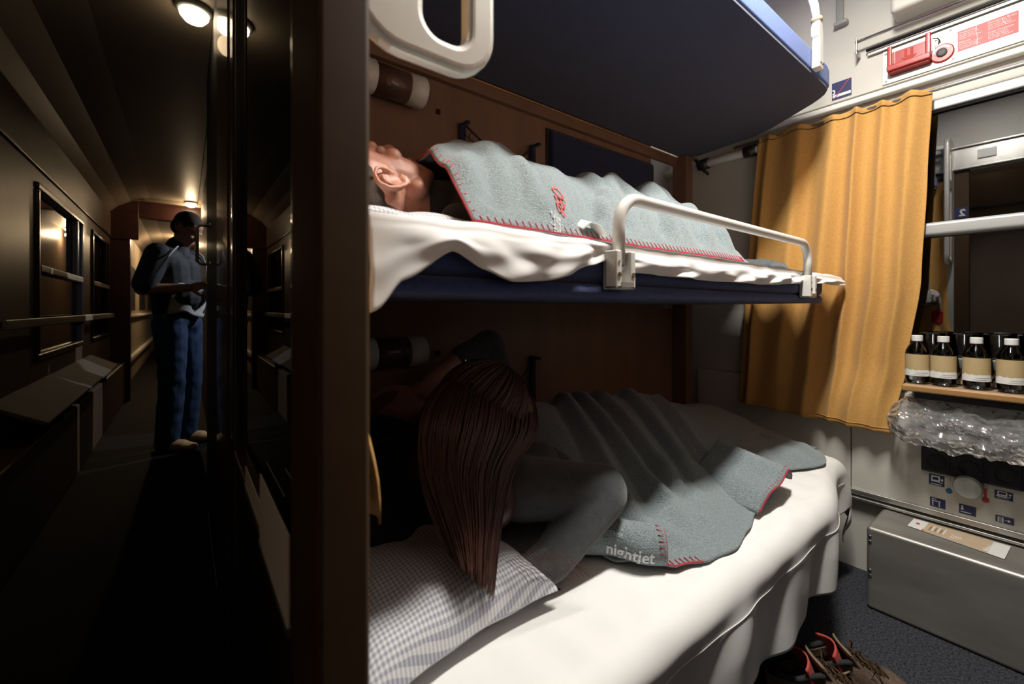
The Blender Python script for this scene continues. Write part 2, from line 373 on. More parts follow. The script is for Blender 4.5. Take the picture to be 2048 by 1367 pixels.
MB().box(.15, .19, 2.75, 3.75, 0, 2.2).build('corridor_board', 'corr_wall', wk)
MB().box(.115, .19, 2.75, 14, 2.2, 2.26).build('top_filler', 'corr_ceiling', wk)
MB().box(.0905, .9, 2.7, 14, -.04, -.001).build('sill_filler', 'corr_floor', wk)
MB().box(.15, .19, 4.34, 14, 0, 2.2).build('corridor_board', 'corr_wall', wk)
MB().box(.15, .19, 3.75, 4.34, 1.9, 2.2).build('corridor_board', 'corr_wall', wk)
# outer corridor wall
OX = -.63
co = struct(bpy.data.objects.new('wall_corridor', None), 'brown outer corridor wall with windows and handrail', 'wall'); COL.objects.link(co); co.location = (OX, 4, 0); ORG[co.name] = Vector(co.location)
w1 = (3.34, 4.62, .72, 1.68); w2 = (5.05, 6.05, .72, 1.68)
ow = MB()
for a, b, c, d in ((-2.2, w1[0], 0, 1.77), (w1[1], w2[0], 0, 1.77), (w2[1], 6.2, 0, 1.77), (w1[0], w1[1], 0, .72), (w1[0], w1[1], 1.68, 1.77), (w2[0], w2[1], 0, .72), (w2[0], w2[1], 1.68, 1.77)):
    ow.box(OX - .05, OX, a, b, c, d)
ow.build('wall_lining', 'corr_wall', co)
MB().box(OX - .05, OX + .006, -2.2, 6.2, 1.775, 2.02).build('upper_board', 'corr_wall', co, bevel=.004)
MB().box(OX - .05, OX + .012, -2.2, 6.2, 1.755, 1.775).build('ledge_strip', 'dark_trim', co, bevel=.004)
MB().box(OX - .05, OX + .12, -2.2, 6.2, 0, .42).build('heater_casing', 'corr_wall', co, bevel=.01)
for i, (a, b, c, d) in enumerate((w1, w2)):
    wo = struct(bpy.data.objects.new('window_%d' % (i + 2), None), ('nearer' if i == 0 else 'farther') + ' dark corridor window in the brown outer wall', 'window'); COL.objects.link(wo); wo.location = (OX, a, c); ORG[wo.name] = Vector(wo.location)
    f = MB(); f.box(OX - .04, OX + .014, a, b, d - .035, d); f.box(OX - .04, OX + .014, a, b, c, c + .035); f.box(OX - .04, OX + .014, a, a + .04, c + .035, d - .035); f.box(OX - .04, OX + .014, b - .04, b, c + .035, d - .035)
    f.build('window_frame', 'dark_trim', wo, bevel=.008)
    MB().box(OX - .03, OX + .016, a + .04, b - .04, 1.20, 1.24).build('cross_bar', 'corr_cream', wo, bevel=.006)
    MB().box(OX - .025, OX - .02, a + .04, b - .04, 1.24, d - .035).build('upper_pane', 'window_glass', wo)
    MB().box(OX - .025, OX - .02, a + .04, b - .04, c + .035, 1.20).build('lower_pane', 'window_glass', wo)
    MB().box(OX - .02, OX + .012, b - .22, b - .18, 1.24, d - .035).build('mullion', 'dark_trim', wo, bevel=.005)
    MB().box(OX - .15, OX - .13, a - .1, b + .1, c - .1, d + .1).build('night_backing', 'black', wo)  # black board behind the glass for the night outside
# farther, lit stretch of corridor behind a draught partition
fp = MB(); fp.box(-.63, -.47, 6.2, 6.3, 0, 2.2); fp.box(-.47, .15, 6.2, 6.3, 2.0, 2.2)
fp.box(-.63, -.40, 6.19, 6.2, 1.75, 2.2)
struct(MB().box(-.35, .15, 6.06, 6.10, 2.165, 2.199).build('trim_4', 'corr_cream', bevel=.004), 'cream strip added for the lamp glow streak across the corridor ceiling', 'trim')  # strip added to give the lamp's bright streak on the ceiling
struct(fp.build('wall_partition', 'maroon', bevel=.01), 'maroon draught partition across the corridor', 'wall')
fw = struct(MB().box(-.7, -.60, 6.3, 14, 0, 2.0).build('wall_far', 'corr_cream'), 'lit cream wall of the farther corridor', 'wall')
MB().box(-.60, -.55, 6.4, 13.9, .30, .36).build('kick_rail', 'trim_white', fw, bevel=.01)
MB().box(-.60, -.55, 6.6, 13.9, .88, .92).build('handrail', 'trim_white', fw, bevel=.01)
for a in (7.4, 9.4, 11.4): MB().box(-.602, -.594, a, a + 1.2, .98, 1.6).build('window_pane', 'black', fw)
struct(MB().box(-.66, .15, 13.9, 14, 0, 2.2).build('wall_end', 'corr_cream'), 'end wall closing the lit corridor far behind the standing person', 'wall')
struct(MB().box(-.42, -.02, 13.86, 13.895, .05, 1.9).build('door_1', 'window_grey', bevel=.02), 'grey door at the far end of the corridor', 'door')
# corridor handrail and sloping ledge (things)
hr = thing('handrail', (OX, 2.7, .93), 'long flat handrail below the corridor windows', 'handrail')
MB().box(OX + .045, OX + .062, 2.6, 5.9, .91, .955).build('rail', 'corr_cream', hr, bevel=.006)
for y in (2.7, 4.0, 5.3): MB().box(OX, OX + .046, y, y + .03, .92, .945).build('bracket', 'dark_trim', hr, bevel=.004)
sh = co
MB().add([(OX, 2.62, .595), (OX, 5.0, .595), (-.46, 5.0, .50), (-.46, 2.62, .50), (OX, 2.62, .615), (OX, 5.0, .615), (-.455, 5.0, .518), (-.455, 2.62, .518)],
         [(0, 1, 2, 3), (7, 6, 5, 4), (0, 4, 5, 1), (1, 5, 6, 2), (2, 6, 7, 3), (3, 7, 4, 0)]).build('sloping_ledge', 'ledge_grey', sh, bevel=.004)
for y in (3.2, 4.7): MB().box(OX, -.50, y, y + .03, .42, .52).build('ledge_bracket', 'dark_trim', sh)

# ------------------------------------------------------------------ lights of the place
def area(name, loc, sx, sy, watts, col, rot=(0, 0, 0)):
    l = bpy.data.lights.new(name, 'AREA'); l.shape = 'RECTANGLE'; l.size = sx; l.size_y = sy; l.energy = watts; l.color = col
    o = bpy.data.objects.new(name, l); COL.objects.link(o); o.location = loc; o.rotation_euler = rot; return o
def spot(name, loc, tgt, watts, col, ang, rad):
    l = bpy.data.lights.new(name, 'SPOT'); l.energy = watts; l.color = col; l.spot_size = ang; l.shadow_soft_size = rad; l.spot_blend = .3
    o = bpy.data.objects.new(name, l); COL.objects.link(o); o.location = loc
    o.rotation_euler = (Vector(tgt) - Vector(loc)).to_track_quat('-Z', 'Y').to_euler(); return o
cl = thing('ceiling_lamp', (.95, .26, 2.36), 'long ceiling lamp over the aisle of the compartment', 'lamp')
MB().box(.60, 1.30, .19, .33, 2.335, 2.36).build('housing', 'white_paint', cl, bevel=.006)
MB().box(.63, 1.27, .21, .31, 2.322, 2.335).build('diffuser', 'tube_glow', cl, bevel=.005)
area('lamp_light', (.95, .26, 2.318), .64, .10, LAMP_W, (1., .955, .885))
for i, (x, y, wt) in enumerate(((.03, 2.12, CORR_W[0]), (.055, 6.0, CORR_W[1]), (.06, 9.0, CORR_W[2]), (-.32, .35, CORR_W[3]))):  # last lamp is out of view, added to light the glass cards
    lt = ('added unseen', 'nearest visible', 'second', 'farthest')[(i + 1) % 4]
    c = thing('corridor_lamp', (x, y, 2.2), lt + ' small warm corridor ceiling lamp', 'lamp', 'corridor ceiling lamps')
    MB().lathe([(.062, .0), (.062, -.012), (.052, -.02)], (x, y, 2.2), seg=20).build('base', 'window_grey', c, smooth_=True)
    MB().lathe([(.050, -.018), (.048, -.034), (.034, -.052), (.001, -.060)], (x, y, 2.2), seg=20).build('diffuser', 'lamp_glow', c, smooth_=True)
    l = bpy.data.lights.new('corridor_light', 'POINT'); l.energy = wt; l.color = (1., .72, .42); l.shadow_soft_size = .04
    o = bpy.data.objects.new('corridor_light', l); COL.objects.link(o); o.location = (x, y, 2.2 - .11)
spot('neighbour_light', (1.15, 3.95, 1.95), (-.2, 3.98, .7), NEIGHBOUR_W, (.92, .96, 1.), 1.35, .03)


# ================================================================== BUNKS
FY = .515
def bunk_poly(x0, xf, y0, yb, xb):
    """front corner rounded and end slanting back to the window wall"""
    return [(x0, yb), (x0, y0), (xf - .085, y0), (xf - .05, y0 + .005), (xf - .024, y0 + .020), (xf - .004, y0 + .042), (xf + .016, y0 + .070), (lerp(xf + .016, xb, .8), y0 + .25), (xb, y0 + .32), (xb, yb)]
def tilt(zf, zb, y0=FY, y1=LY): return lambda x, y: lerp(zf, zb, (y - y0) / (y1 - y0))
# top bunk
tb = thing('top_bunk', (1.0, .85, 1.75), 'highest bunk, blue upholstery with shade painted underneath and light painted on the front edge', 'bunk bed')
pt = bunk_poly(.175, 1.885, FY, LY - .03, 2.02)
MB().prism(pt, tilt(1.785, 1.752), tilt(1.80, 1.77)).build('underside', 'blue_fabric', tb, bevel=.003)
MB().prism(bunk_poly(.175, 1.89, FY - .004, LY - .03, 2.02), tilt(1.792, 1.760), tilt(1.868, 1.85)).build('upholstered_edge', 'blue_edge_lit', tb, bevel=.012, seg=3)
def guard(root, zb, ztop, x0, x1, y, lean=0.):
    pts = []
    R = .055
    def arc(cx, a0, a1):
        return [(cx + R * math.cos(a), math.sin(a)) for a in [lerp(a0, a1, k / 8) for k in range(9)]]
    seq = [(x0, zb + .03)] + [(x, ztop - R + R * s) for x, s in arc(x0 + R, math.pi, math.pi / 2)] + [(x, ztop - R + R * s) for x, s in arc(x1 - R, math.pi / 2, 0)] + [(x1, zb + .03)]
    MB().tube([(x, y - lean * (z - zb), z) for x, z in seq], .0118, 14).build('guard_tube', 'white_paint', root, smooth_=True)
def bracket(root, x, y, z0, z1, side):
    b = MB()
    for dx in (-.028, .012): b.box(x + dx, x + dx + .016, y - .017, y + .012, z0, z1)
    b.box(x - .028, x + .028, y + .004, y + .014, z0, z1 - .012); b.box(x - .028, x + .028, y - .017, y + .012, z0, z0 + .008)
    o = b.build('rail_bracket', 'white_paint', root, bevel=.003)
    for dx in (-.020, .020):
        MB().lathe([(.0048, 0), (.0048, .0012)], (x + dx, y - .0184, z0 + .026), 'y', 14).build('bolt_hole', 'shoe_brown', o)
    MB().lathe([(.003, 0), (.003, .0012)], (x - .020, y - .0184, z0 + .05), 'y', 10).build('rivet', 'knob_side', o)
    MB().box(x - .014, x + .020, y - .0185, y - .016, z0 + .004, z0 + .013).build('worn_patch', 'steel', o)
    MB().lathe([(.007, -.014), (.007, .014)], (x, y, z0 + .04), 'x', 12).build('pivot_pin', 'white_paint', o, smooth_=True)
# guard of the top bunk: slim levers leaning on the front edge
gt = thing('guard_rail', (1.2, FY, 1.80), 'white tube guard rail rising from the highest bunk', 'guard rail', 'bunk guard rails')
for x in (1.655, .74):
    pl = [(-.018, 0), (.020, .0), (.022, .02), (.020, .12), (.012, .15), (-.012, .155), (-.024, .13), (-.022, .105), (-.012, .095)]
    b = MB(); b.add([(x + a, FY - .030, 1.79 + c) for a, c in pl] + [(x + a, FY - .006, 1.79 + c) for a, c in pl],
        [tuple(range(9)), tuple(range(17, 8, -1))] + [(i, (i + 1) % 9, 9 + (i + 1) % 9, 9 + i) for i in range(9)])
    br = b.build('rail_bracket', 'white_paint', gt, bevel=.004)
    for dx in (-.006, .010): MB().lathe([(.003, 0), (.003, .002)], (x + dx, FY - .032, 1.805), 'y', 10).build('bolt_hole', 'black', br)
    MB().lathe([(.016, 0), (.016, .012)], (x - .004, FY - .018, 1.945), 'z', 16).build('collar', 'kraft', br, smooth_=True)
MB().tube([(1.651, FY - .018, 1.94), (1.648, FY - .012, 2.0), (1.64, FY + .0, 2.05), (1.61, FY + .01, 2.075), (.79, FY + .01, 2.075), (.76, FY, 2.05), (.745, FY - .012, 2.0), (.736, FY - .018, 1.94)], .0125, 14).build('guard_tube', 'white_paint', gt, smooth_=True)
# middle bunk
mb = thing('middle_bunk', (1.0, .85, 1.03), 'middle bunk with dark blue mattress under a white sheet', 'bunk bed')
pm = bunk_poly(.175, 1.83, FY, LY - .004, 1.935)
MB().prism(pm, 1.02, 1.045).build('base_board', 'blue_fabric_lit', mb, bevel=.01, seg=3)
MB().prism(pm, 1.045, 1.112).build('mattress', 'blue_fabric_lit', mb, bevel=.018, seg=3)
gm = thing('guard_rail', (1.1, FY, 1.05), 'white tube guard rail bolted to the middle bunk', 'guard rail', 'bunk guard rails')
guard(gm, 1.05, 1.207, .632, 1.575, FY - .016)
bracket(gm, .632, FY - .016, 1.035, 1.105, 1); bracket(gm, 1.575, FY - .016, 1.035, 1.105, 1)
# lower bunk
LFY = .43; LZ = .452
lb = thing('lower_bunk', (1.0, .85, 0), 'lower bunk bench with white sheet hanging over its front', 'bunk bed')
pl_ = bunk_poly(.14, 1.72, LFY + .050, LY - .004, 1.84)
MB().prism(pl_, .37, .448).build('mattress', 'blue_fabric', lb, bevel=.018, seg=3)
MB().prism(bunk_poly(.14, 1.69, LFY + .04, LY - .004, 1.79), .345, .37).build('seat_board', 'black', lb, bevel=.004)
MB().box(.16, 1.76, .72, LY - .01, 0, .345).build('bench_box', 'black', lb, bevel=.006)
for x in (.25, 1.42): MB().box(x, x + .05, LFY + .08, LFY + .13, 0, .345).build('leg', 'maroon', lb, bevel=.004)

for zb_, lab in ((.36, 'unseen lower bunk across the aisle, left bare to cut bounce light'), (1.03, 'middle bunk on the other side of the aisle, unseen, white sheet added for bounce light')):  # out of view, added for bounce light; lower one left bare to limit it
    ob = thing('opposite_bunk', (1.0, -.4, zb_), lab, 'bunk bed', 'bunks across the aisle')
    MB().box(.16, 1.80, RY + .003, -.075, zb_, zb_ + .085).build('mattress', 'blue_fabric', ob, bevel=.015, seg=3)
    if zb_ > 1: MB().box(.155, 1.805, RY + .002, -.066, zb_ + .03, zb_ + .094).build('sheet', 'sheet', ob, bevel=.015, seg=3)
# ---- sheets
def msheet(u, v):
    X = lerp(.172, 1.90, u); top = 1.122 + .004 * nz(X * 7, 1) + .003 * nz(X * 19, v * 9)
    zb = interp(X, [(.15, .985), (.18, .998), (.215, 1.036), (.286, 1.078), (.335, 1.055), (.385, 1.040), (.46, 1.045), (.567, 1.076), (.61, 1.088), (.665, 1.069), (.94, 1.065), (1.25, 1.066), (1.54, 1.078), (1.72, 1.085), (1.90, 1.085)])
    tipx = .06 * smooth((u - .93) / .07)
    end = 1.0
    if v < .72:
        t = v / .72; Y = lerp(LY - .02, FY + .012, t)
        z = top + .006 * nz(X * 5, Y * 9, 2) * (1 if t < .98 else .3)
        if X > 1.60 and Y < .9:       # slanting bunk end
            lim = lerp(1.80, 1.93, smooth((Y - FY) / .36)) + tipx
            X = min(X, lim)
        return (X + (tipx if t > .9 else 0), Y, z)
    t = (v - .72) / .28
    if t < .25:
        a = math.pi / 2 * t / .25; r = .016
        Y = FY + .012 - r * math.sin(a) - .004; z = top - r + r * math.cos(a)
    else:
        q = (t - .25) / .75; Y = FY - .010 - .010 * math.sin(q * 2.6) * (1 + .8 * nz(X * 6, 5)) - .009 * nz(X * 16, q * 2.2, 3) * smooth(q * 2)
        z = lerp(top - .016, zb, q) + .0
    pinch = math.exp(-((X - .60) / .05) ** 2) + math.exp(-((X - 1.575) / .05) ** 2)
    Y = lerp(Y, FY - .003, min(1, pinch)) if t > .2 else Y
    # gathers running towards the bracket
    Y += .006 * math.sin((X - .60) * 60 + t * 5) * smooth(t * 1.5) * math.exp(-((X - .52) / .14) ** 2)
    Y += .0055 * math.sin(X * 31 + t * 9 + 2 * nz(X * 3, 8)) * smooth(t) * smooth((X - .68) / .1)
    return (X + tipx * (1 - .3 * t), Y, z)
so = MB().grid(msheet, 260, 90).build('bed_sheet', 'sheet', None, smooth_=True, solid=.0022)
tag(so, 'white sheet draped over the edge of the middle bunk', 'bed sheet', 'white bed sheets')
EX = 1.85
def lsheet(u, v):
    """flat cloth coordinates a (along the bunk), b (across); overflow hangs down"""
    a = lerp(.145, EX + .27, u); b = lerp(LY - .02, LFY - .34, v)
    ex = max(0., a - EX); ey = max(0., LFY + .012 - b)
    hang = interp(a, [(.15, .30), (.6, .30), (1.0, .28), (1.3, .26), (1.6, .24), (1.8, .20), (2.0, .16)])
    ey *= hang / .34
    X = a - ex; Y = b if ey == 0 else LFY + .012
    z = LZ + .010 + .006 * nz(a * 4, b * 5, 1) + .0028 * nz(a * 12, b * 14, 4) + .0018 * math.sin(a * 70 + 6 * nz(a * 3, b * 3)) * smooth((LFY + .16 - b) / .14) * (1 if ey == 0 else .0)
    r = .05
    def roll(e):
        if e < r * 1.57: return r * math.sin(e / r), r - r * math.cos(e / r)
        return r, r + (e - r * 1.57)
    oy, dy = roll(ey); ox, dx = roll(ex)
    # far corner of the mattress is cut off, so the sheet turns in before the end
    cut = .11 * smooth((a - 1.42) / .40)
    Y = Y - oy + cut * smooth((.80 - b) / .3) * .75
    X = X + ox
    d = dy + dx * (.75 if dy > 0 else 1.)
    z -= d
    if ey > r * 1.2:
        q = smooth((ey - r * 1.2) / .12)
        f = .020 * math.sin(a * 17 + 1.5 * math.sin(a * 5) + ey * 4) + .012 * nz(a * 9, ey * 5, 7) + .006 * math.sin(a * 44 + ey * 9)
        Y -= q * (.004 + f * .8) - .012 * q
        X += q * .010 * math.sin(a * 21)
    if ex > r * 1.2:
        X += .012 * math.sin(b * 30) * smooth((ex - r) / .1)
    return (X, Y, max(z, .10))
ls = MB().grid(lsheet, 250, 150).build('bed_sheet', 'sheet', None, smooth_=True, solid=.0022)
tag(ls, 'white sheet on the lower bunk hanging in folds to the floor side', 'bed sheet', 'white bed sheets')
def hem_pt(a):
    eyw = .105; hang = interp(a, [(.15, .30), (.6, .30), (1.0, .28), (1.3, .26), (1.6, .24), (1.8, .20), (2.0, .16)])
    b = LFY + .012 - eyw * .34 / hang; u = (a - .145) / (EX + .27 - .145); v = (LY - .02 - b) / (LY - .02 - LFY + .34)
    p = Vector(lsheet(u, v)); p.y -= .0025; return p
MB().tube([hem_pt(lerp(.16, 1.84, k / 150)) for k in range(151)], .0009, 6).build('hem_seam', 'sheet', ls, smooth_=True)

# ---- pillows
def pillow(name, c, sx, sy, h, rot, label, wob=.0, seed=0., zfloor=None):
    cx, cy, cz = c; ca, sa = math.cos(rot), math.sin(rot); b = MB(); uvs = {}
    def f(sign):
        def g(u, v):
            a = 2 * u - 1; e = 2 * v - 1
            pin = 1 - .10 * (1 - a * a) * e * e; pin2 = 1 - .10 * (1 - e * e) * a * a
            x = a * sx * pin2; y = e * sy * pin
            k = (max(0, 1 - a ** 4) * max(0, 1 - e ** 4)) ** .55
            z = sign * h * k * (1 + .18 * nz(a * 2 + seed, e * 2, seed)) if sign > 0 else -h * .35 * k
            z += .010 * nz(a * 3, e * 3 + seed) * k
            X, Y = cx + ca * x - sa * y, cy + sa * x + ca * y
            return Vector((X, Y, cz + z))
        return g
    b.grid(f(1), 56, 56); b.grid(f(-1), 56, 56)
    o = b.build(name, 'gingham', None, smooth_=True, uv=lambda p: ((p.x - cx) * ca + (p.y - cy) * sa, -(p.x - cx) * sa + (p.y - cy) * ca))
    tag(o, label, 'pillow', 'checked pillows'); return o
pillow('pillow', (.325, .790, .497), .185, .26, .085, .10, 'plump checked pillow at the door end of the lower bunk', seed=3.)
pillow('pillow', (.315, .83, 1.140), .165, .25, .020, 0., 'flat checked pillow under the sleeping man on the middle bunk', seed=8.)

# ================================================================== WALL FITTINGS BEHIND THE BUNKS
for zc, lab in ((1.632, 'unlit cylinder reading lamp above the sleeping man'), (.876, 'unlit cylinder reading lamp on the wall of the lower bunk')):
    r = thing('reading_lamp', (.45, LY - .05, zc), lab, 'lamp', 'bunk reading lamps')
    for a, b in ((.32, .412), (.502, .558)):
        MB().lathe([(.030, a), (.044, a + .004), (.045, b - .006), (.040, b), (.02, b + .002)], (0, LY - .048, zc), 'x', 28).build('end_cap', 'white_paint', r, smooth_=True)
    MB().lathe([(.0425, .410), (.0425, .504)], (0, LY - .048, zc), 'x', 28).build('tinted_shade', 'lamp_brown', r, smooth_=True)
    MB().box(.36, .54, LY - .02, LY - .001, zc - .02, zc + .02).build('mount', 'white_paint', r)
    s = thing('wall_switch', (.630, LY - .004, zc - .012), 'tiny black square switch beside the ' + ('upper' if zc > 1.2 else 'lower') + ' reading lamp', 'switch', 'wall switches')
    MB().box(.624, .636, LY - .008, LY - .001, zc - .022, zc - .008).build('cover', 'black', s, bevel=.001)
    MB().box(.627, .633, LY - .0095, LY - .007, zc - .018, zc - .012).build('button', 'rubber', s)
for zt, lab in ((1.60, 'dark net pocket between two blue brackets above the sleeping man'), (.828, 'dark net pocket on the wall behind the lower bunk')):
    n = thing('net_pocket', (.86, LY, zt - .16), lab, 'net pocket', 'wall net pockets')
    for x in (.712, 1.012):
        MB().box(x - .010, x + .012, LY - .016, LY - .001, zt - .17, zt).build('bracket', 'blue_fabric', n, bevel=.003)
        MB().box(x - .006, x + .008, LY - .05, LY - .012, zt - .012, zt - .002).build('bracket_arm', 'blue_fabric', n, bevel=.002)
    net = MB()
    for k in range(6):
        q = k / 5; sag = lerp(.085, .02, q); z0 = zt - .006 - q * .15; dpt = lerp(.05, .01, q)
        net.tube([(lerp(.715, 1.01, t / 14), LY - .004 - dpt * (.35 + .65 * math.sin(math.pi * t / 14)), z0 - sag * math.sin(math.pi * t / 14)) for t in range(15)], .0035 if k == 0 else .0016, 6)
    for k in range(1, 14):
        x = lerp(.715, 1.01, k / 14); sg = math.sin(math.pi * k / 14)
        net.tube([(x + .010 * (1 if (j + k) % 2 else -1) * (j > 0), LY - .004 - lerp(.05, .01, j / 5) * (.35 + .65 * sg), zt - .006 - j / 5 * .15 - lerp(.085, .02, j / 5) * sg) for j in range(6)], .0013, 5)
    net.build('netting', 'black', n, smooth_=True)
bp_ = thing('headrest_panel', (1.44, LY, 1.40), 'dark blue padded panel on the wall over the sleeping man', 'headrest')
MB().box(1.098, 1.755, LY - .022, LY - .001, 1.36, 1.675).build('pad', 'blue_fabric', bp_, bevel=.008, seg=3)
MB().box(1.085, 1.77, LY - .006, LY - .0005, 1.35, 1.685).build('backing', 'dark_trim', bp_)
# white pipe along the window wall behind the bunks and strap at the bunk hinge
wpipe = thing('wall_pipe', (WX - .03, 1.0, 1.66), 'white pipe along the window wall under the highest bunk', 'pipe')
MB().tube([(WX - .03, .72, 1.712), (WX - .03, 1.29, 1.712)], .018, 14).build('pipe', 'white_paint', wpipe, smooth_=True)
for y in (.84, 1.06): MB().tube([(WX - .03, y, 1.712), (WX - .03, y + .05, 1.712)], .026, 14).build('clamp', 'dark_trim', wpipe, smooth_=True)
st = thing('hinge_strap', (2.0, 1.11, 1.72), 'short black strap hanging at the back of the highest bunk', 'strap')
MB().tube([(2.0, 1.118, 1.745), (2.012, 1.10, 1.715), (2.02, 1.08, 1.68), (2.03, 1.06, 1.655)], [.008, .009, .008, .006], 8).build('webbing', 'black', st, smooth_=True)
MB().box(1.985, 2.012, 1.105, 1.124, 1.735, 1.752).build('buckle', 'steel', st)

# ---- boarding ladder / step frame at the door end of the bunks
def ladder():
    cu = bpy.data.curves.new('l', 'CURVE'); cu.dimensions = '2D'; cu.fill_mode = 'BOTH'; cu.extrude = .004; cu.bevel_depth = .009; cu.bevel_resolution = 3
    def rr(x0, x1, z0, z1, r):
        pts = []
        for cx, cz, a0 in ((x1 - r, z1 - r, 0), (x0 + r, z1 - r, 90), (x0 + r, z0 + r, 180), (x1 - r, z0 + r, 270)):
            for k in range(8): a = math.radians(a0 + 90 * k / 7); pts.append((cx + r * math.cos(a), cz + r * math.sin(a)))
        s = cu.splines.new('POLY'); s.points.add(len(pts) - 1); s.use_cyclic_u = True
        for q, (x, z) in zip(s.points, pts): q.co = (x, z, 0, 1)
    rr(.142, .306, 1.294, 2.09, .050)
    for z in (1.345, 1.60, 1.855): rr(.207, .284, z - .038, z + .175, .032)
    o = bpy.data.objects.new('l', cu); COL.objects.link(o); dg = bpy.context.evaluated_depsgraph_get(); e = o.evaluated_get(dg); em = e.to_mesh()
    b = MB(); b.v = [Vector((v.co.x, .455 + v.co.z, v.co.y)) for v in em.vertices]; b.f = [tuple(p.vertices) for p in em.polygons]
    e.to_mesh_clear(); bpy.data.objects.remove(o); bpy.data.curves.remove(cu); return b
ld = thing('bunk_ladder', (.22, .455, 1.29), 'cast metal step frame with rounded openings hooked on the highest bunk', 'ladder')
ladder().build('frame', 'cast_alu', ld, smooth_=False)
for x in (.17, .285):
    MB().box(x, x + .022, .447, .545, 2.02, 2.045).build('hook', 'cast_alu', ld, bevel=.004)
    MB().box(x, x + .022, .523, .545, 1.868, 2.03).build('hook', 'cast_alu', ld, bevel=.004)

# ================================================================== WINDOW WALL
# curtain
CUX = 2.0
def curt(u, v):
    z = lerp(1.750, .575, v)
    zz = z - .02 * u * smooth((v - .9) / .1)
    yl = lerp(.815, .905, v ** .8); yr = interp(v, [(0, .272), (.25, .285), (.55, .30), (.8, .335), (1, .372)])
    Y = lerp(yl, yr, u)
    amp = lerp(.012, .014, smooth(v * 3)) * (.45 + 1.1 * abs(nz(u * 4.3, v * .8, 6)) + .25) * (1 - .35 * smooth((v - .7) / .3))
    ph = u * 38 + 1.5 * math.sin(u * 8 + .5) + 1.1 * nz(u * 5, v * 1.1)
    X = CUX + amp * math.sin(ph) + .008 * math.sin(u * 19 + v * 2.2) - .020 * math.sin(math.pi * v) * (.4 + u * .4)
    X += .014 * nz(u * 7, v * 5, 3) * smooth((v - .55) / .4) - .03 * u * smooth((v - .8) / .2)
    top = .010 * (abs(math.sin(ph * .5)) - .5) * (1 - smooth(v * 22))
    return (min(X, WX - .036), Y + .004 * math.cos(ph), zz + top)
cu_ = thing('curtain', (CUX, .58, .58), 'ochre yellow curtain hanging over the left half of the window', 'curtain', 'ochre curtains')
MB().grid(curt, 230, 110).build('fabric', 'curtain', cu_, smooth_=True, solid=.002)
MB().tube([(WX - .045, -.70, 1.742), (WX - .045, .93, 1.742)], .0065, 12).build('curtain_rail', 'alu', cu_, smooth_=True)
MB().tube([Vector(curt(k / 120, .018)) + Vector((-.003, 0, 0)) for k in range(121)], .0016, 5).build('top_stitching', 'dark_brown', cu_)
MB().tube([Vector(curt(k / 160, .985)) + Vector((-.003, 0, 0)) for k in range(161)], .0014, 5).build('hem', 'curtain', cu_)
# curtain of the glazed panel beside the door (its edge shows beside the door post)
def curt2(u, v):
    z = lerp(1.84, .775, v); k = smooth((v - .86) / .12); Y = lerp(1.13, .462 - .026 * k, u)
    ph = u * 60; X = .148 + .006 * math.sin(ph) + .004 * math.sin(u * 23 + v * 3) + .012 * smooth((u - .80) / .2) * k
    return (X, Y, z)
c2 = thing('curtain', (.15, .8, .79), 'narrow ochre curtain edge showing right beside the door post', 'curtain', 'ochre curtains')
MB().grid(curt2, 160, 50).build('fabric', 'curtain', c2, smooth_=True, solid=.002)
MB().tube([(.148, .46, 1.845), (.148, 1.13, 1.845)], .005, 8).build('curtain_rail', 'alu', c2, smooth_=True)

UX = WX - .019       # face of the upper panel
def rectpts(p0, p1, X):
    return p0, p1
# steel plate with the emergency brake
pl2 = thing('brake_plate', (UX, .15, 1.82), 'brushed steel plate carrying the emergency brake and red notice', 'metal plate')
MB().box(UX - .004, UX, -.30, .408, 1.822, 1.943).build('plate', 'alu', pl2, bevel=.001)
for y, z in ((.398, 1.932), (.398, 1.832), (.232, 1.935), (.226, 1.835), (-.29, 1.932), (-.29, 1.832)):
    MB().lathe([(.0035, 0), (.0035, -.0015)], (UX - .0045, y, z), 'x', 10).build('screw', 'knob_side', pl2)
bk = thing('emergency_brake', (UX - .02, .33, 1.85), 'red emergency brake handle with arrow relief and white seal pin', 'brake handle')
bx_ = UX - .0045
b = MB(); b.box(bx_ - .006, bx_, .288, .378, 1.872, 1.928); b.box(bx_ - .030, bx_, .376, .390, 1.856, 1.942); b.box(bx_ - .030, bx_, .276, .290, 1.856, 1.942); b.box(bx_ - .036, bx_, .276, .390, 1.852, 1.872)
b.build('handle', 'red_plastic', bk, bevel=.003)
MB().box(bx_ - .026, bx_ - .004, .280, .386, 1.846, 1.854).build('handle_lip', 'red_plastic', bk, bevel=.002)
a = MB(); a.add([(bx_ - .0075, .335 + y, 1.90 + z) for y, z in ((-.022, -.006), (0, -.022), (.022, -.006), (.012, -.006), (.012, .022), (.004, .022), (.004, -.002), (-.004, -.002), (-.004, .022), (-.012, .022), (-.012, -.006))], [tuple(range(11))])
a.build('arrow_relief', 'shoe_red', bk, fixn=False)
MB().box(bx_ - .008, bx_ - .003, .268, .274, 1.868, 1.918).build('seal_pin', 'cap_white', bk, bevel=.001)
MB().tube([(bx_ - .006, .274, 1.925), (bx_ - .012, .262, 1.918), (bx_ - .006, .256, 1.908), (bx_ - .004, .262, 1.902)], .002, 6).build('seal_wire', 'black', bk)
kn = thing('brake_reset_knob', (bx_, .252, 1.866), 'round red reset disc with black keyhole beside the brake handle', 'knob')
MB().lathe([(.030, 0), (.030, -.005), (.027, -.007), (.001, -.007)], (bx_, .252, 1.866), 'x', 30).build('disc', 'red_plastic', kn, smooth_=False)
MB().lathe([(.0135, -.006), (.0135, -.011), (.009, -.012), (.001, -.012)], (bx_, .252, 1.866), 'x', 24).build('keyhole', 'black', kn)
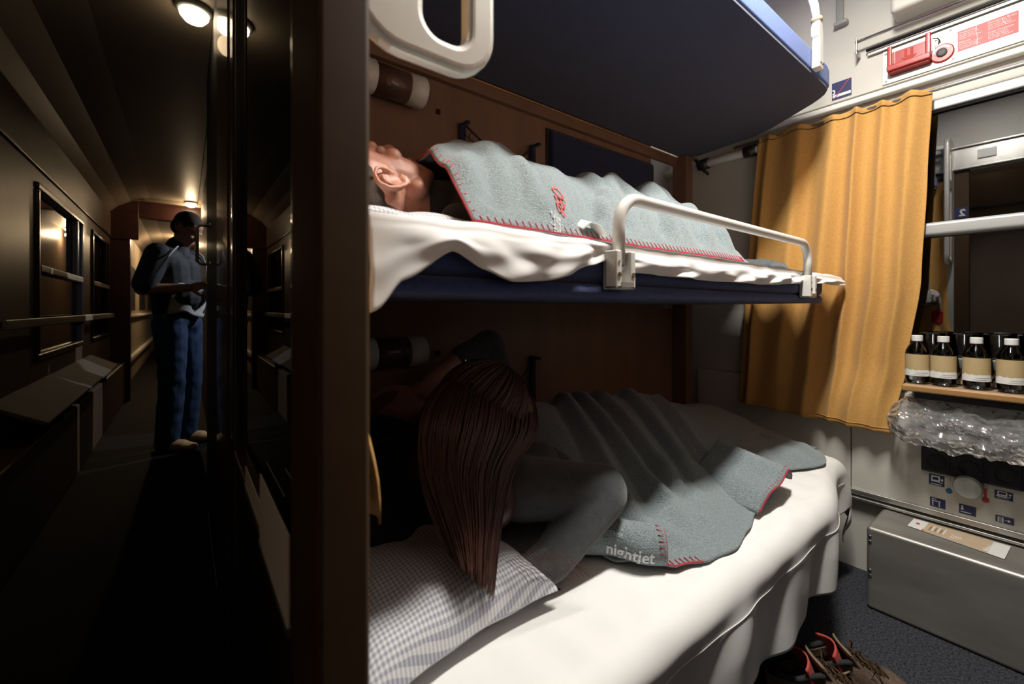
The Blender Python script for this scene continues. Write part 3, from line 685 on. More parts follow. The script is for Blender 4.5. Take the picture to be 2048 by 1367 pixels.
ar = MB(); aa = [math.radians(20 + 130 * k / 12) for k in range(13)]
ar.add([(bx_ - .0076, .252 + r * math.cos(t), 1.866 + r * math.sin(t)) for r in (.018, .023) for t in aa], [(i, i + 1, 14 + i, 13 + i) for i in range(12)]); ar.build('white_arrow', 'sign_white', kn, fixn=False)
sg = thing('brake_notice', (bx_, .15, 1.85), 'red notice with white lines of text on the steel plate', 'sign')
MB().box(bx_ - .001, bx_, .085, .216, 1.853, 1.920).build('board', 'red_sign', sg)
def wt(y0, z0): return lambda x, y: (bx_ - .0016, y0 - x, z0 + y)
for y0, z0, ss, sz in ((.213, 1.909, 'Notbremse', .0085), (.213, 1.902, 'Handgriff nur bei', .0065), (.213, 1.896, 'Gefahr ziehen', .0065), (.213, 1.890, 'Missbrauch strafbar', .0065),
                       (.213, 1.878, 'Allarme', .0085), (.213, 1.871, 'Per fermare il treno', .0065), (.213, 1.865, 'tirare la maniglia', .0065), (.213, 1.859, 'Ogni abuso punito', .0065),
                       (.148, 1.909, 'Emergency Brake', .0085), (.148, 1.902, 'Pull handle only in', .0065), (.148, 1.896, 'case of emergency', .0065), (.148, 1.890, 'Misuse will be punished', .0060),
                       (.148, 1.878, "Frein d'urgence", .0085), (.148, 1.871, 'Tirez la poignee', .0065), (.148, 1.865, 'en cas de danger', .0065), (.148, 1.859, 'Tout abus sera puni', .0065)):
    text('text_line', ss, sz, wt(y0, z0), 'sign_white', sg)
MB().tube([(bx_ - .0018, .172, 1.919), (bx_ - .0018, .174, 1.90), (bx_ - .0018, .171, 1.88), (bx_ - .0018, .172, 1.855)], .0008, 5).build('scratch', 'sign_white', sg)
MB().tube([(bx_ - .0018, .118, 1.912), (bx_ - .0018, .116, 1.898), (bx_ - .0018, .108, 1.888)], .0008, 5).build('scratch', 'sign_white', sg)
# coat rail
cr = thing('coat_rail', (UX, .2, 1.95), 'chrome coat rail on a bent bracket above the steel plate', 'rail')
MB().tube([(UX - .045, .478, 1.998), (UX - .045, -.40, 1.998)], .0055, 12).build('chrome_rod', 'chrome', cr, smooth_=True)
MB().tube([(UX - .016, .452, 1.966), (UX - .016, -.40, 1.966)], .006, 10).build('black_rod', 'black', cr, smooth_=True)
for y in (.474, -.30):
    MB().box(UX - .052, UX, y - .002, y + .002, 1.952, 1.968).build('bracket', 'alu', cr, bevel=.001)
    MB().box(UX - .052, UX - .038, y - .002, y + .002, 1.962, 2.012).build('bracket', 'alu', cr, bevel=.001)
MB().box(UX - .012, UX, -.40, .45, 1.947, 1.956).build('backing_strip', 'alu', cr, bevel=.001)
vb = thing('vent_box', (UX - .06, .0, 2.03), 'pale air outlet box at the top of the window wall', 'vent')
MB().box(UX - .085, UX + .018, -.5, .372, 2.032, 2.18).build('casing', 'cream_panel', vb, bevel=.014, seg=3)
MB().box(UX - .088, UX - .084, -.45, .33, 2.10, 2.15).build('outlet_slot', 'knob_side', vb, bevel=.002)
hk = thing('coat_hook', (UX, .54, 2.12), 'dark grey metal coat hook high on the cream wall', 'hook')
MB().box(WX - .014, WX - .001, .528, .552, 2.125, 2.36).build('hook_plate', 'knob_side', hk, bevel=.003)
MB().box(WX - .03, WX - .001, .512, .556, 2.112, 2.128).build('hook_foot', 'knob_side', hk, bevel=.004)
# stickers
def sticker(name, a, b, X, label, m='sign_blue'):
    """a = top left pixel, b = bottom right pixel on the wall plane"""
    p, q = P(a[0], a[1], X=X), P(b[0], b[1], X=X)
    y0, y1, z0, z1 = q.y, p.y, q.z, p.z
    o = thing(name, (X, (y0 + y1) / 2, z0), label, 'sticker', 'blue pictogram stickers')
    MB().box(X - .0008, X, y0, y1, z0, z1).build('plate', m, o)
    def at(s, t): return Vector((X - .0016, lerp(y1, y0, s), lerp(z0, z1, t)))
    return o, at
def shape(o, at, pts, m='sign_white', nm='pictogram', dx=0):
    MB().add([at(*p) + Vector((dx, 0, 0)) for p in pts], [tuple(range(len(pts)))]).build(nm, m, o, fixn=False)
def rect(o, at, x0, x1, y0, y1, m='sign_white', nm='pictogram'): shape(o, at, [(x0, y0), (x1, y0), (x1, y1), (x0, y1)], m, nm)
NSX = WX - .0195
s, at = sticker('no_smoking_sticker', (1664, 168), (1703, 189), NSX, 'no smoking sticker with red slash right of the highest bunk')
rect(s, at, .04, .97, .12, .28); shape(s, at, [(.04, .30), (.16, .32), (.18, .48), (.13, .58), (.03, .60), (.03, .52), (.10, .50), (.12, .40), (.04, .38)])
shape(s, at, [(.07, .02), (.13, .02), (.93, .97), (.86, .97)], 'red_sign', 'red_slash', -.0006)
LX = WX - .0225
s, at = sticker('socket_sticker', (1858, 946), (1889, 974), LX, 'laptop pictogram sticker left of the round knob')
rect(s, at, .15, .72, .35, .92); shape(s, at, [(.24, .52), (.62, .52), (.62, .80), (.24, .80)], 'sign_blue', 'screen', -.0006)
rect(s, at, .78, .92, .55, .72); rect(s, at, .83, .87, .30, .55); rect(s, at, .70, .87, .28, .33); rect(s, at, .1, .8, .08, .16)
s, at = sticker('table_sticker', (1860, 992), (1891, 1018), LX, 'table pictogram sticker below the laptop sticker')
rect(s, at, .10, .70, .62, .70); rect(s, at, .16, .22, .10, .62); rect(s, at, .58, .64, .10, .62); shape(s, at, [(.08, .86), (.22, .96), (.22, .89), (.42, .89), (.42, .83), (.22, .83), (.22, .76)])
s, at = sticker('lamp_sticker', (1918, 1006), (1952, 1033), LX, 'bunk heating pictogram sticker under the round knob')
rect(s, at, .10, .72, .17, .26); shape(s, at, [(.10, .42), (.30, .42), (.26, .56), (.24, .90), (.16, .90), (.14, .56)])
s, at = sticker('laptop_sticker', (1989, 978), (2026, 1003), LX, 'laptop and plug pictogram sticker right of the red thermometer')
rect(s, at, .16, .70, .45, .95); shape(s, at, [(.24, .60), (.62, .60), (.62, .86), (.24, .86)], 'sign_blue', 'screen', -.0006)
shape(s, at, [(.06, .30), (.70, .30), (.66, .42), (.12, .42)]); rect(s, at, .78, .92, .66, .80); rect(s, at, .83, .87, .40, .66); rect(s, at, .70, .87, .36, .42)
text('sticker_text', '230V/50Hz', .006, lambda x, y, at=at: at(.08, .12) + Vector((0, -x, y)), 'sign_white', s)
s, at = sticker('ladder_sticker', (1991, 1028), (2028, 1051), LX, 'ladder and arrow pictogram sticker at the foot of the cream panel')
rect(s, at, .12, .18, .05, .85); rect(s, at, .38, .44, .05, .85)
for k in range(5): rect(s, at, .16, .40, .14 + .16 * k, .20 + .16 * k)
shape(s, at, [(.52, .52), (.70, .52), (.66, .66), (.72, .66), (.84, .48), (.72, .30), (.66, .30), (.70, .44), (.52, .44)])
# thermometers printed on the panel
for nm, m, tp, bt, lab in (('cold_mark', 'blue_mark', (1898, 951), (1898, 985), 'blue thermometer mark left of the round knob'), ('warm_mark', 'red_sign', (1971, 966), (1971, 1003), 'red thermometer mark right of the round knob')):
    p, q = P(*tp, X=LX), P(*bt, X=LX); o = thing(nm, (LX, p.y, q.z), lab, 'marking', 'thermometer marks')
    cy = p.y; h = p.z - q.z; wd = .0035
    shp = lambda y0, y1, z0, z1, mm, nn, dx: MB().box(LX - dx, LX, cy + y0, cy + y1, q.z + z0, q.z + z1).build(nn, mm, o)
    MB().lathe([(.0085, 0), (.0085, -.0008)], (LX, cy, q.z + .006), 'x', 18).build('bulb', m, o)
    shp(-wd, wd, .008, h, 'knob_side', 'outline', .0008); shp(-wd * .7, wd * .7, .008, h * (.28 if nm == 'cold_mark' else .72), m, 'column', .0014); shp(-wd * .6, wd * .6, h * (.3 if nm == 'cold_mark' else .74), h - .001, 'cream_panel', 'column', .0014)
kb = thing('heating_knob', (LX, .200, .41), 'large round pale heating knob on the cream panel', 'knob')
kc = P(1936, 972, X=LX - .01)
MB().lathe([(.0355, 0), (.034, -.028), (.032, -.032)], (LX, kc.y, kc.z), 'x', 36).build('knob_side', 'knob_side', kb, smooth_=False)
MB().lathe([(.032, -.031), (.0315, -.0335), (.001, -.034)], (LX, kc.y, kc.z), 'x', 36).build('knob_face', 'knob_grey', kb)
# socket strip
sk = thing('socket_strip', (LX, .19, .445), 'black socket strip with three round sockets', 'socket')
MB().box(LX - .012, LX, .074, .303, .440, .522).build('cover_plate', 'socket_black', sk, bevel=.004)
for y in (.265, .190, .113):
    f_ = MB().box(LX - .014, LX - .011, y - .034, y + .034, .446, .516).build('socket_frame', 'socket_black', sk, bevel=.003)
    MB().lathe([(.0245, -.0135), (.0245, -.017), (.022, -.017), (.021, -.0145), (.001, -.0145)], (LX, y, .481), 'x', 24).build('socket_ring', 'rubber', f_, smooth_=False)
    for dy in (-.009, .009): MB().lathe([(.0026, -.0145), (.0026, -.0152)], (LX, y + dy, .481), 'x', 8).build('socket_hole', 'black', f_)
# table with bottles
TZ = .752
tbk = thing('wall_table', (1.96, .1, TZ - .03), 'narrow wooden wall table carrying the water bottles', 'table')
MB().box(1.888, WX - .03, -.62, .326, TZ - .020, TZ).build('tabletop', 'table_top', tbk, bevel=.003)
MB().box(1.876, 1.889, -.62, .328, TZ - .022, TZ - .001).build('wood_edging', 'table_edge', tbk, bevel=.005, seg=3)
MB().box(1.90, WX - .03, -.55, .30, TZ - .045, TZ - .021).build('under_frame', 'black', tbk)
MB().box(WX - .03, WX - .001, -.62, .326, TZ - .10, TZ + .02).build('wall_bracket', 'window_grey', tbk, bevel=.004)
BZ = TZ + .001; by = [.2985, .2365, .1645, .0945]
blab = ['first water bottle from the curtain', 'second water bottle from the curtain', 'third water bottle from the curtain', 'fourth water bottle from the curtain']
b0 = thing('water_bottle', (1.935, by[0], BZ), 'clear ' + blab[0] + ' on the wall table', 'bottle', 'water bottles on the table')
x, y = 1.935, by[0]
prof = [(.010, .004), (.022, .001), (.0275, .003), (.0295, .010), (.0300, .030), (.0292, .034), (.0292, .086), (.0300, .090), (.0300, .098), (.0285, .108), (.0225, .122), (.0145, .133), (.0120, .137), (.0120, .146)]
MB().lathe(prof, (x, y, BZ), seg=32).build('bottle_shell', 'clear_plastic', b0, smooth_=True)
MB().lathe([(.001, .005), (.022, .004), (.0265, .008), (.0285, .014), (.0285, .096), (.001, .0965)], (x, y, BZ), seg=32).build('water', 'water', b0, smooth_=True)
def band(r, z0, z1, a0, a1, m, nm, par, jag=0.):
    g = MB(); n = 36
    def fn(u, v):
        a = lerp(a0, a1, u); zt = z1 + jag * (nz(u * 9, 1.) + .6 * nz(u * 21, 4.)); return (x + r * math.cos(a), y + r * math.sin(a), BZ + lerp(z0, zt, v))
    g.grid(fn, n, 3); return g.build(nm, m, par, smooth_=True, fixn=False)
lbp = band(.0305, .026, .097, math.pi * .35, math.pi * 1.75, 'label_tan', 'label', b0)
band(.0309, .026, .046, math.pi * .42, math.pi * 1.66, 'cap_white', 'label_mountains', lbp, .005)
for k, zz in enumerate((.030, .036)):
    band(.0312, zz, zz + .0012, math.pi * (.95 + .05 * k), math.pi * (1.25 + .1 * k), 'knob_side', 'label_print', lbp)
MB().lathe([(.0138, .140), (.0142, .142), (.0142, .157), (.013, .1585), (.001, .159)], (x, y, BZ), seg=28).build('bottle_cap', 'cap_white', b0, smooth_=False)
for yy, lb_ in list(zip(by, blab))[1:]: copy_tree(b0, (1.935, yy, BZ), 'clear ' + lb_ + ' on the wall table')
cu0 = thing('clear_cup', (1.995, .27, BZ), 'clear plastic cup standing behind the water bottles, nearest the curtain', 'cup', 'clear cups behind the bottles')
x, y = 1.995, .27
MB().lathe([(.001, .002), (.027, .002), (.028, .004), (.031, .16), (.0325, .162), (.0325, .165), (.0295, .163), (.026, .006)], (x, y, BZ), seg=28).build('cup_wall', 'clear_plastic', cu0, smooth_=True)
MB().tube([(x + .032 * math.cos(t * math.pi / 14), y + .032 * math.sin(t * math.pi / 14), BZ + .1645) for t in range(29)], .0012, 6).build('rim', 'clear_plastic', cu0, smooth_=True)
for yy, lb_ in ((.198, 'second from the curtain'), (.124, 'third from the curtain'), (.05, 'farthest from the curtain')):
    copy_tree(cu0, (1.995, yy, BZ), 'clear plastic cup standing behind the water bottles, ' + lb_)
# plastic bag under the table
def bag(u, v):
    Y = lerp(.372, -.25, v); a = 2 * math.pi * u; q = min(1, v * 9); r = math.sqrt(max(0, 1 - (1 - q) ** 2)) * .97 + .03
    ca, sa = math.cos(a), math.sin(a)
    k = 1.08 - .55 * abs(nz(ca * 1.3 + 4, sa * 1.3, v * 5.5)) - .22 * abs(nz(ca * 2.6 + v * 6, sa * 2.6, v * 16 + 3)) + .12 * nz(ca * 5, sa * 5, v * 30)
    k += .10 * math.sin(v * 60 + 5 * u + 4 * nz(v * 5, u * 3)) * .5
    zc = TZ - .125 - .022 * v + .012 * nz(v * 7, 3)
    return (1.935 + .066 * r * k * ca, Y - .02 * nz(ca * 2, sa * 2, 5) * (1 - q), min(zc + .076 * r * k * sa, TZ - .047))
pb = thing('plastic_bag', (1.935, .1, TZ - .20), 'crumpled clear plastic bag hanging under the wall table', 'bag')
MB().grid(bag, 64, 130).build('film', 'film', pb, smooth_=False)
def inner(u, v): X, Y, Z = bag((u + .13) % 1., lerp(.06, .98, v)); return (1.935 + (X - 1.935) * .72, Y, TZ - .14 + (Z - TZ + .14) * .66)
MB().grid(inner, 40, 90).build('inner_fold', 'film', pb, smooth_=False)
MB().tube([Vector(bag(.47 + .012 * math.sin(k), .07 + .9 * k / 60)) for k in range(61)], .0016, 5).build('drawn_edge', 'film', pb)
# heater ledge
ht = thing('heater_cover', (1.92, .05, 0), 'stainless steel heater cover along the foot of the window wall', 'heater')
MB().box(1.81, WX - .037, -.72, .405, 0.001, .273).build('steel_body', 'steel', ht, bevel=.012, seg=4)
for z in (.262 - .02, .225, .13, .112): MB().lathe([(.005, 0), (.004, -.002), (.001, -.003)], (1.809, .394, z), 'x', 12).build('rivet', 'chrome', ht, smooth_=True)
pts = [P(1828, 1036, Z=.2765), P(2022, 1092, Z=.2765), P(2009, 1117, Z=.2765), P(1815, 1050, Z=.2765)]
lf = thing('leaflet', tuple(pts[3]), 'long kraft and white leaflet lying on the steel heater cover', 'leaflet')
def lfp(s, t): return lerp(lerp(pts[3], pts[2], s), lerp(pts[0], pts[1], s), t)
MB().add([lfp(0, 0), lfp(1, 0), lfp(1, 1), lfp(0, 1)] + [lfp(*q) - Vector((0, 0, .0012)) for q in ((0, 0), (1, 0), (1, 1), (0, 1))], [(0, 1, 2, 3), (7, 6, 5, 4), (0, 4, 5, 1), (1, 5, 6, 2), (2, 6, 7, 3), (3, 7, 4, 0)]).build('paper', 'paper', lf)
def lr(s0, s1, t0, t1, m, nm, dz=.0006):
    MB().add([lfp(*q) + Vector((0, 0, dz)) for q in ((s0, t0), (s1, t0), (s1, t1), (s0, t1))], [(0, 1, 2, 3)]).build(nm, m, lf, fixn=False)
lr(.17, .84, 0, 1, 'kraft', 'kraft_print'); lr(.06, .10, .45, .62, 'shoe_red', 'red_mark'); lr(.160, .176, .0, .12, 'red_logo', 'red_mark', .0009)
for k in range(6): lr(.22 + .03 * k, .235 + .03 * k, .25, .8 if k % 2 else .65, ('shoe_trim', 'paper')[k % 2], 'print_line', .001)
for k in range(5): lr(.46 + .022 * k, .47 + .022 * k, .12 + .05 * k, .5, 'paper', 'print_line', .001)
for k in range(6): lr(.79 + .013 * k, .84, .10 + .14 * k, .2 + .14 * k, 'paper', 'print_step', .001)
# trailing edge: cards on the door side glass
for a, b_, z0, z1, lab in ((.690, .870, .692, .726, 'narrow white card tucked in the corridor glass, farther one'), (.482, .690, .672, .768, 'large white card tucked in the corridor glass, nearer one')):
    cdz = thing('reservation_card', (CX0, a, z0), lab, 'card', 'cards in the corridor glass')
    MB().box(CX0 - .0065, CX0 - .005, a, b_, z0, z1).build('card', 'paper', cdz)
    MB().box(CX0 - .008, CX0 - .0036, a - .002, b_ + .002, z0 - .006, z0 + .004).build('holder_strip', 'alu', cdz)
# grab handle on the corridor side
gh = thing('grab_handle', (CX0, 2.3, 1.2), 'bent metal grab handle on the dark corridor partition', 'handle')
hx = CX0
MB().tube([(hx, 2.3, 1.365), (hx - .035, 2.3, 1.365), (hx - .047, 2.3, 1.353), (hx - .047, 2.3, 1.207), (hx - .035, 2.3, 1.195), (hx, 2.3, 1.195)], .0065, 10).build('bar', 'steel', gh, smooth_=True)
for z in (1.365, 1.195): MB().lathe([(.014, 0), (.014, -.004)], (hx, 2.3, z), 'x', 14).build('flange', 'steel', gh)

# ================================================================== PEOPLE, BLANKETS
def ridge(x, y, segs):
    r = 0.
    for (x1, y1), (x2, y2), amp, wd in segs:
        dx, dy = x2 - x1, y2 - y1; t = max(0, min(1, ((x - x1) * dx + (y - y1) * dy) / (dx * dx + dy * dy)))
        d2 = (x - x1 - t * dx) ** 2 + (y - y1 - t * dy) ** 2; r += amp * math.exp(-d2 / (wd * wd))
    return r
def stitches(path, nrm_in, step=.013, ln=.010, r=.0010):
    """blanket stitch: bead along the edge and short bars pointing inwards"""
    b = MB(); b.tube(path, .0019, 6); acc = 0.
    for i in range(1, len(path)):
        acc += (path[i] - path[i - 1]).length
        if acc >= step:
            acc = 0.; q = nrm_in(i, ln); b.tube([path[i] + Vector((0, 0, .001)), q], r, 5)
    return b
# ---- man asleep on the middle bunk
MT = 1.126
def mh(X): return interp(X, [(.34, .150), (.40, .185), (.50, .222), (.60, .232), (.75, .218), (.90, .225), (1.02, .243), (1.15, .242), (1.28, .205), (1.42, .140), (1.55, .085), (1.68, .075), (1.78, .07), (1.86, .02)])
def myf(X): return interp(X, [(.35, .552), (.62, .556), (.80, .562), (1.10, .556), (1.25, .560), (1.40, .60), (1.60, .66), (1.85, .72)])
MF = [((.60, .83), (.40, .66), .020, .035), ((.50, .80), (.46, .60), -.006, .03), ((.98, .80), (.74, .60), .022, .030), ((.93, .72), (.72, .575), -.016, .022), ((.82, .70), (.64, .60), -.022, .034),
      ((.70, .74), (.60, .62), .006, .03), ((1.14, .78), (.96, .60), .020, .03), ((1.06, .70), (.92, .585), -.018, .022), ((1.28, .74), (1.12, .60), .016, .026), ((1.20, .66), (1.06, .575), -.012, .018), ((1.42, .74), (1.26, .62), .012, .022),
      ((.62, .60), (.90, .60), -.005, .02)]
MYC = .86
MF += [((.52, .84), (.385, .74), .018, .03), ((.47, .72), (.42, .60), -.014, .022), ((.56, .70), (.52, .585), .014, .02), ((.88, .82), (.80, .66), .016, .022), ((.76, .66), (.70, .585), .012, .016),
       ((1.02, .64), (.90, .575), .016, .014), ((1.08, .82), (1.02, .72), -.016, .02), ((1.22, .84), (1.16, .74), .014, .024), ((1.34, .68), (1.24, .59), .014, .016), ((1.30, .70), (1.20, .60), -.014, .014)]
MF = [(a, b, amp * 1.35, wd) for a, b, amp, wd in MF]
def mz(X, Y):
    h = mh(X); yf = myf(X)
    if Y < MYC: s = max(0, (Y - yf) / (MYC - yf)); b = h * (1 - (1 - s) ** 2.1)
    else: s = (Y - MYC) / (LY - .02 - MYC); b = h * (1 - .6 * s * s)
    z = MT + .007 + b + ridge(X, Y, MF) * smooth((Y - yf) / .05) + .005 * nz(X * 11, Y * 11, 2) * smooth((Y - yf) / .04)
    return max(z, MT + .006 + .004 * abs(nz(X * 30, Y * 5)))
def mx0(Y): return interp(Y, [(.55, .352), (.62, .362), (.70, .370), (.80, .376), (1.0, .385), (1.2, .40)])
def msurf(X, Y):
    yf = myf(X); q = X - .80 * (Y - .56) + .05 * nz(X * 3.1, Y * 4, 1)
    w_ = smooth((Y - yf - .008) / .04) * smooth((.80 - Y) / .14) * smooth((X - .44) / .10) * smooth((1.60 - X) / .25)
    w_ *= 1 - .75 * math.exp(-((X - .66) / .07) ** 2)
    s1 = abs(math.sin(math.pi * q / .155 + .9)) ** .55 - .72; s2 = abs(math.sin(math.pi * q / .067 + 2.2 * nz(X * 5, Y * 5, 9))) ** .7 - .65
    g_ = w_ * ((.020 + .016 * nz(q * 6, 2.1, 4)) * s1 + .008 * s2)
    k = smooth((.74 - Y) / .12)
    return Vector((X, Y - g_ * .9 * k, mz(X, Y) + g_ * .55))
def mblank(u, v):
    x1 = 1.80; Xa = lerp(.37, x1, u); yf = myf(Xa); Y = lerp(yf, LY - .03, v); X = lerp(mx0(Y), x1, u)
    return msurf(X, Y)
blm = thing('blanket', (1.05, .85, MT), 'grey fleece blanket with red lettering over the man on the middle bunk', 'blanket', 'grey fleece blankets')
MB().grid(mblank, 240, 110).build('fleece', 'fleece', blm, smooth_=True, solid=.006)
pth = [mblank(0, k / 70) + Vector((-.001, 0, .001)) for k in range(70, -1, -1)] + [mblank(k / 200, 0) + Vector((0, -.002, .002)) for k in range(1, 130)]
def inw(i, ln):
    p = pth[i]
    X, Y = (p.x + ln, p.y) if i < 71 else (p.x, p.y + ln)
    return msurf(X, Y) + Vector((0, -.002, .004))
stitches(pth, inw).build('red_stitching', 'red_thread', blm, smooth_=True)
# embroidery, reading down the near side of the blanket
def hit(px, py, fz):
    """first point of a height field on the ray of a photo pixel"""
    u = (px - 1024) / F_PX; v = (HOR - py) / F_PX; d = .565 / (CS - u * SN)
    while d < 2.2:
        p = Vector((d * (SN + u * CS), d * (CS - u * SN), CAM_Z + d * v))
        if p.z <= fz(p.x, p.y): return p
        d += .002
    return p
def emb(a, b_, chars, hscale=1., fz=mz, up=.0045):
    A, B = hit(*a, fz), hit(*b_, fz); ax = Vector((B.x - A.x, B.y - A.y)); ln = ax.length; ax.normalize(); ay = Vector((-ax.y, ax.x))
    if ay.x < 0: ay = -ay
    def f(x, y):
        X = A.x + ax.x * x * ln / chars + ay.x * y * hscale; Y = A.y + ax.y * x * ln / chars + ay.y * y * hscale; p = msurf(X, Y); n_ = (msurf(X + .004, Y) - p).cross(msurf(X, Y + .004) - p).normalized(); return p + n_ * .0055
    return f
text('red_lettering', 'ÖBB', 1., emb((1097, 378), (1107, 424), 2.02, .031), 'red_logo', blm, shear=.15, bold=.004)
text('grey_lettering', 'nightjet', 1., emb((1102, 427), (1104, 462), 2.0, .030), 'grey_logo', blm, bold=.005)
# care label
tgq = MB(); tgp = [(.598, .556, .020), (.612, .549, .034), (.632, .545, .032), (.650, .541, .010)]
tgq.grid(lambda u, v: Vector((interp(u, [(k / 3, tgp[k][0]) for k in range(4)]), lerp(.575, interp(u, [(k / 3, tgp[k][1]) for k in range(4)]), v), MT + .004 + interp(u, [(k / 3, tgp[k][2]) for k in range(4)]) + .010 * (1 - v))), 14, 4)
tgq.build('care_label', 'paper', blm, smooth_=True, solid=.001)
# folded blanket end left at the foot of the bunk
fb = thing('folded_blanket', (1.72, .60, MT), 'small folded grey blanket with maroon edging at the foot of the middle bunk', 'blanket')
def fbk(u, v):
    X = lerp(1.47, 1.79, u); Y = lerp(.565, .80, v) + .06 * u * u * (1 - v)
    k = (max(0, 1 - (2 * u - 1) ** 4) * max(0, 1 - (2 * v - 1) ** 4)) ** .5
    return Vector((X, Y, MT + .006 + .035 * k * (1 + .4 * nz(X * 14, Y * 9)) + .006 * k * math.sin(v * 30)))
MB().grid(fbk, 40, 30).build('fleece', 'fleece_dark', fb, smooth_=True, solid=.005)
MB().tube([fbk(1, k / 20) for k in range(21)] , .005, 6).build('maroon_edging', 'red_thread', fb, smooth_=True)

def head(b, C, f, up, ears=True):
    """adds a head to a blob: f = face direction, up = crown direction"""
    f = Vector(f).normalized(); up = Vector(up); up = (up - f * up.dot(f)).normalized(); s = f.cross(up)
    R = Matrix((f, s, up)).transposed(); C = Vector(C)
    L = lambda x, y, z: C + R @ Vector((x, y, z))
    b.ell(L(-.008, 0, .030), (.094, .073, .088), R); b.ell(L(.030, 0, -.030), (.058, .060, .080), R)
    b.ell(L(.052, 0, -.082), (.034, .040, .032), R); b.cap(L(.062, 0, -.098), L(.060, 0, -.090), .020, .022)
    for y in (-1, 1): b.cap(L(.0, y * .054, -.060), L(.055, y * .022, -.098), .019, .016)
    for y in (-1, 1): b.ell(L(.062, y * .036, -.020), (.022, .022, .018), R)
    b.cap(L(.080, -.030, .018), L(.080, .030, .018), .012, .012)
    b.cap(L(.084, 0, .010), L(.106, 0, -.030), .008, .0125); b.cap(L(.090, -.012, -.036), L(.090, .012, -.036), .0075, .0075)
    b.cap(L(.082, -.017, -.064), L(.082, .017, -.064), .008, .008); b.cap(L(.080, -.014, -.074), L(.080, .014, -.074), .0085, .0085)
    if ears:
        for y in (-1, 1):
            c = lambda x, z, o=.0: L(x, y * (.073 + o), z)
            rim = [(.006, -.004, .004), (.008, .018, .010), (.002, .032, .015), (-.014, .037, .017), (-.028, .030, .018), (-.032, .012, .018), (-.026, -.006, .016), (-.016, -.020, .011), (-.006, -.030, .007), (.004, -.026, .004), (.006, -.014, .003)]
            b.tube([c(x, z, o) for x, z, o in rim], .0042, 8)
            b.tube([c(-.004, .020, .008), c(-.016, .018, .010), c(-.020, .004, .010), c(-.012, -.012, .008)], .0034, 8)
            b.cap(c(.004, -.002, .003), c(.003, .004, .005), .004, .003); b.ell(c(-.012, .004, .001), (.018, .006, .028), R)
            b.cap(c(-.004, -.022, .005), c(-.008, -.024, .006), .007, .005)
    return L, R
def hand(b, wr, d, n, side, curl=.5, sc=1.):
    """palm and five fingers; d = pointing direction, n = back-of-hand normal, side = thumb side sign"""
    d = Vector(d).normalized(); n = Vector(n); n = (n - d * n.dot(d)).normalized(); t = d.cross(n) * side; wr = Vector(wr)
    R = Matrix((d, t, n)).transposed()
    b.ell(wr + d * .045 * sc, (.050 * sc, .040 * sc, .015 * sc), R); b.cap(wr, wr + d * .03 * sc, .024 * sc, .026 * sc, (n, .65))
    for k, (o, ln) in enumerate(((.028, .072), (.010, .080), (-.009, .074), (-.026, .058))):
        p = wr + d * .082 * sc + t * o * sc; a = .15 + .1 * k
        for j, fr_ in enumerate((.45, .32, .23)):
            a += curl * (.75 if j else .5); dirv = d * math.cos(a) - n * math.sin(a) + t * (o * 1.5); q = p + dirv.normalized() * ln * fr_ * sc
            b.cap(p, q, (.0095 - .0009 * j) * sc, (.0088 - .001 * j) * sc); p = q
    p = wr + d * .022 * sc + t * .030 * sc - n * .004
    for j, ln in enumerate((.040, .034, .026)):
        dirv = (d * (.55 + .2 * j) + t * (.75 - .3 * j) - n * (.25 + .2 * j)).normalized(); q = p + dirv * ln * sc; b.cap(p, q, (.012 - .001 * j) * sc, (.011 - .0012 * j) * sc); p = q

pm1 = thing('person', (.9, .85, MT), 'person lying on their back asleep on the middle bunk, dark shirt, blanket pulled up', 'person', None)
HC = (.290, .800, 1.216); mf, mu = (.05, .24, .96), (-1., .0, .06)
b = MB(); L, Rm = head(b, HC, mf, mu)
b.cap((.345, .80, 1.205), (.47, .815, 1.200), .052, .060)
b.ell((.56, .84, 1.205), (.13, .17, .062)); b.cap((.52, .69, 1.195), (.50, .99, 1.195), .06, .06)
b.cap((.60, .83, 1.205), (1.0, .85, 1.195), .085, .085, ((0, 0, 1), .8)); b.cap((1.0, .76, 1.20), (1.0, .94, 1.20), .075, .075)
for y in (.76, .94):
    b.cap((1.0, y, 1.205), (1.17, y, 1.275), .072, .055); b.cap((1.17, y, 1.262), (1.44, y, 1.175), .050, .034); b.cap((1.44, y, 1.165), (1.52, y + .03, 1.160), .030, .022)
for y, sx in ((.69, 1), (1.02, -1)):
    b.cap((.52, y, 1.185), (.76, y, 1.175), .042, .036); b.cap((.76, y - .0 * sx, 1.175), (.95, y + .03 * sx, 1.165), .034, .026); hand(b, (.95, y + .03 * sx, 1.165), (1, .1 * sx, -.02), (0, 0, 1), -sx, .3)
b.fuse(.0030, 5, .5).build('body', 'skin', pm1, smooth_=True)
for y in (-1, 1): MB().ell(L(.073, y * .030, .002), (.013, .014, .012), Rm).build('eyelid', 'skin_dim', pm1, smooth_=True)
hb = MB(); hb.ell(L(-.020, 0, .046), (.088, .077, .084), Rm); hb.ell(L(-.056, 0, .008), (.046, .062, .050), Rm); hb.fuse(.005, 4).build('short_hair', 'stubble_hair', pm1, smooth_=True)
sb_ = MB(); sb_.ell((.505, .83, 1.20), (.105, .18, .068)); sb_.cap((.49, .70, 1.175), (.60, .72, 1.170), .050, .042); sb_.cap((.50, 1.02, 1.19), (.62, 1.03, 1.19), .058, .055)
sb_.cap((.415, .80, 1.205), (.47, .815, 1.205), .064, .074); sb_.ell((.70, .85, 1.20), (.20, .16, .075))
sb_.cap((.395, .675, 1.160), (.46, .665, 1.160), .034, .040)
sb_.fuse(.006, 6).build('dark_shirt', 'black_cloth', pm1, smooth_=True)

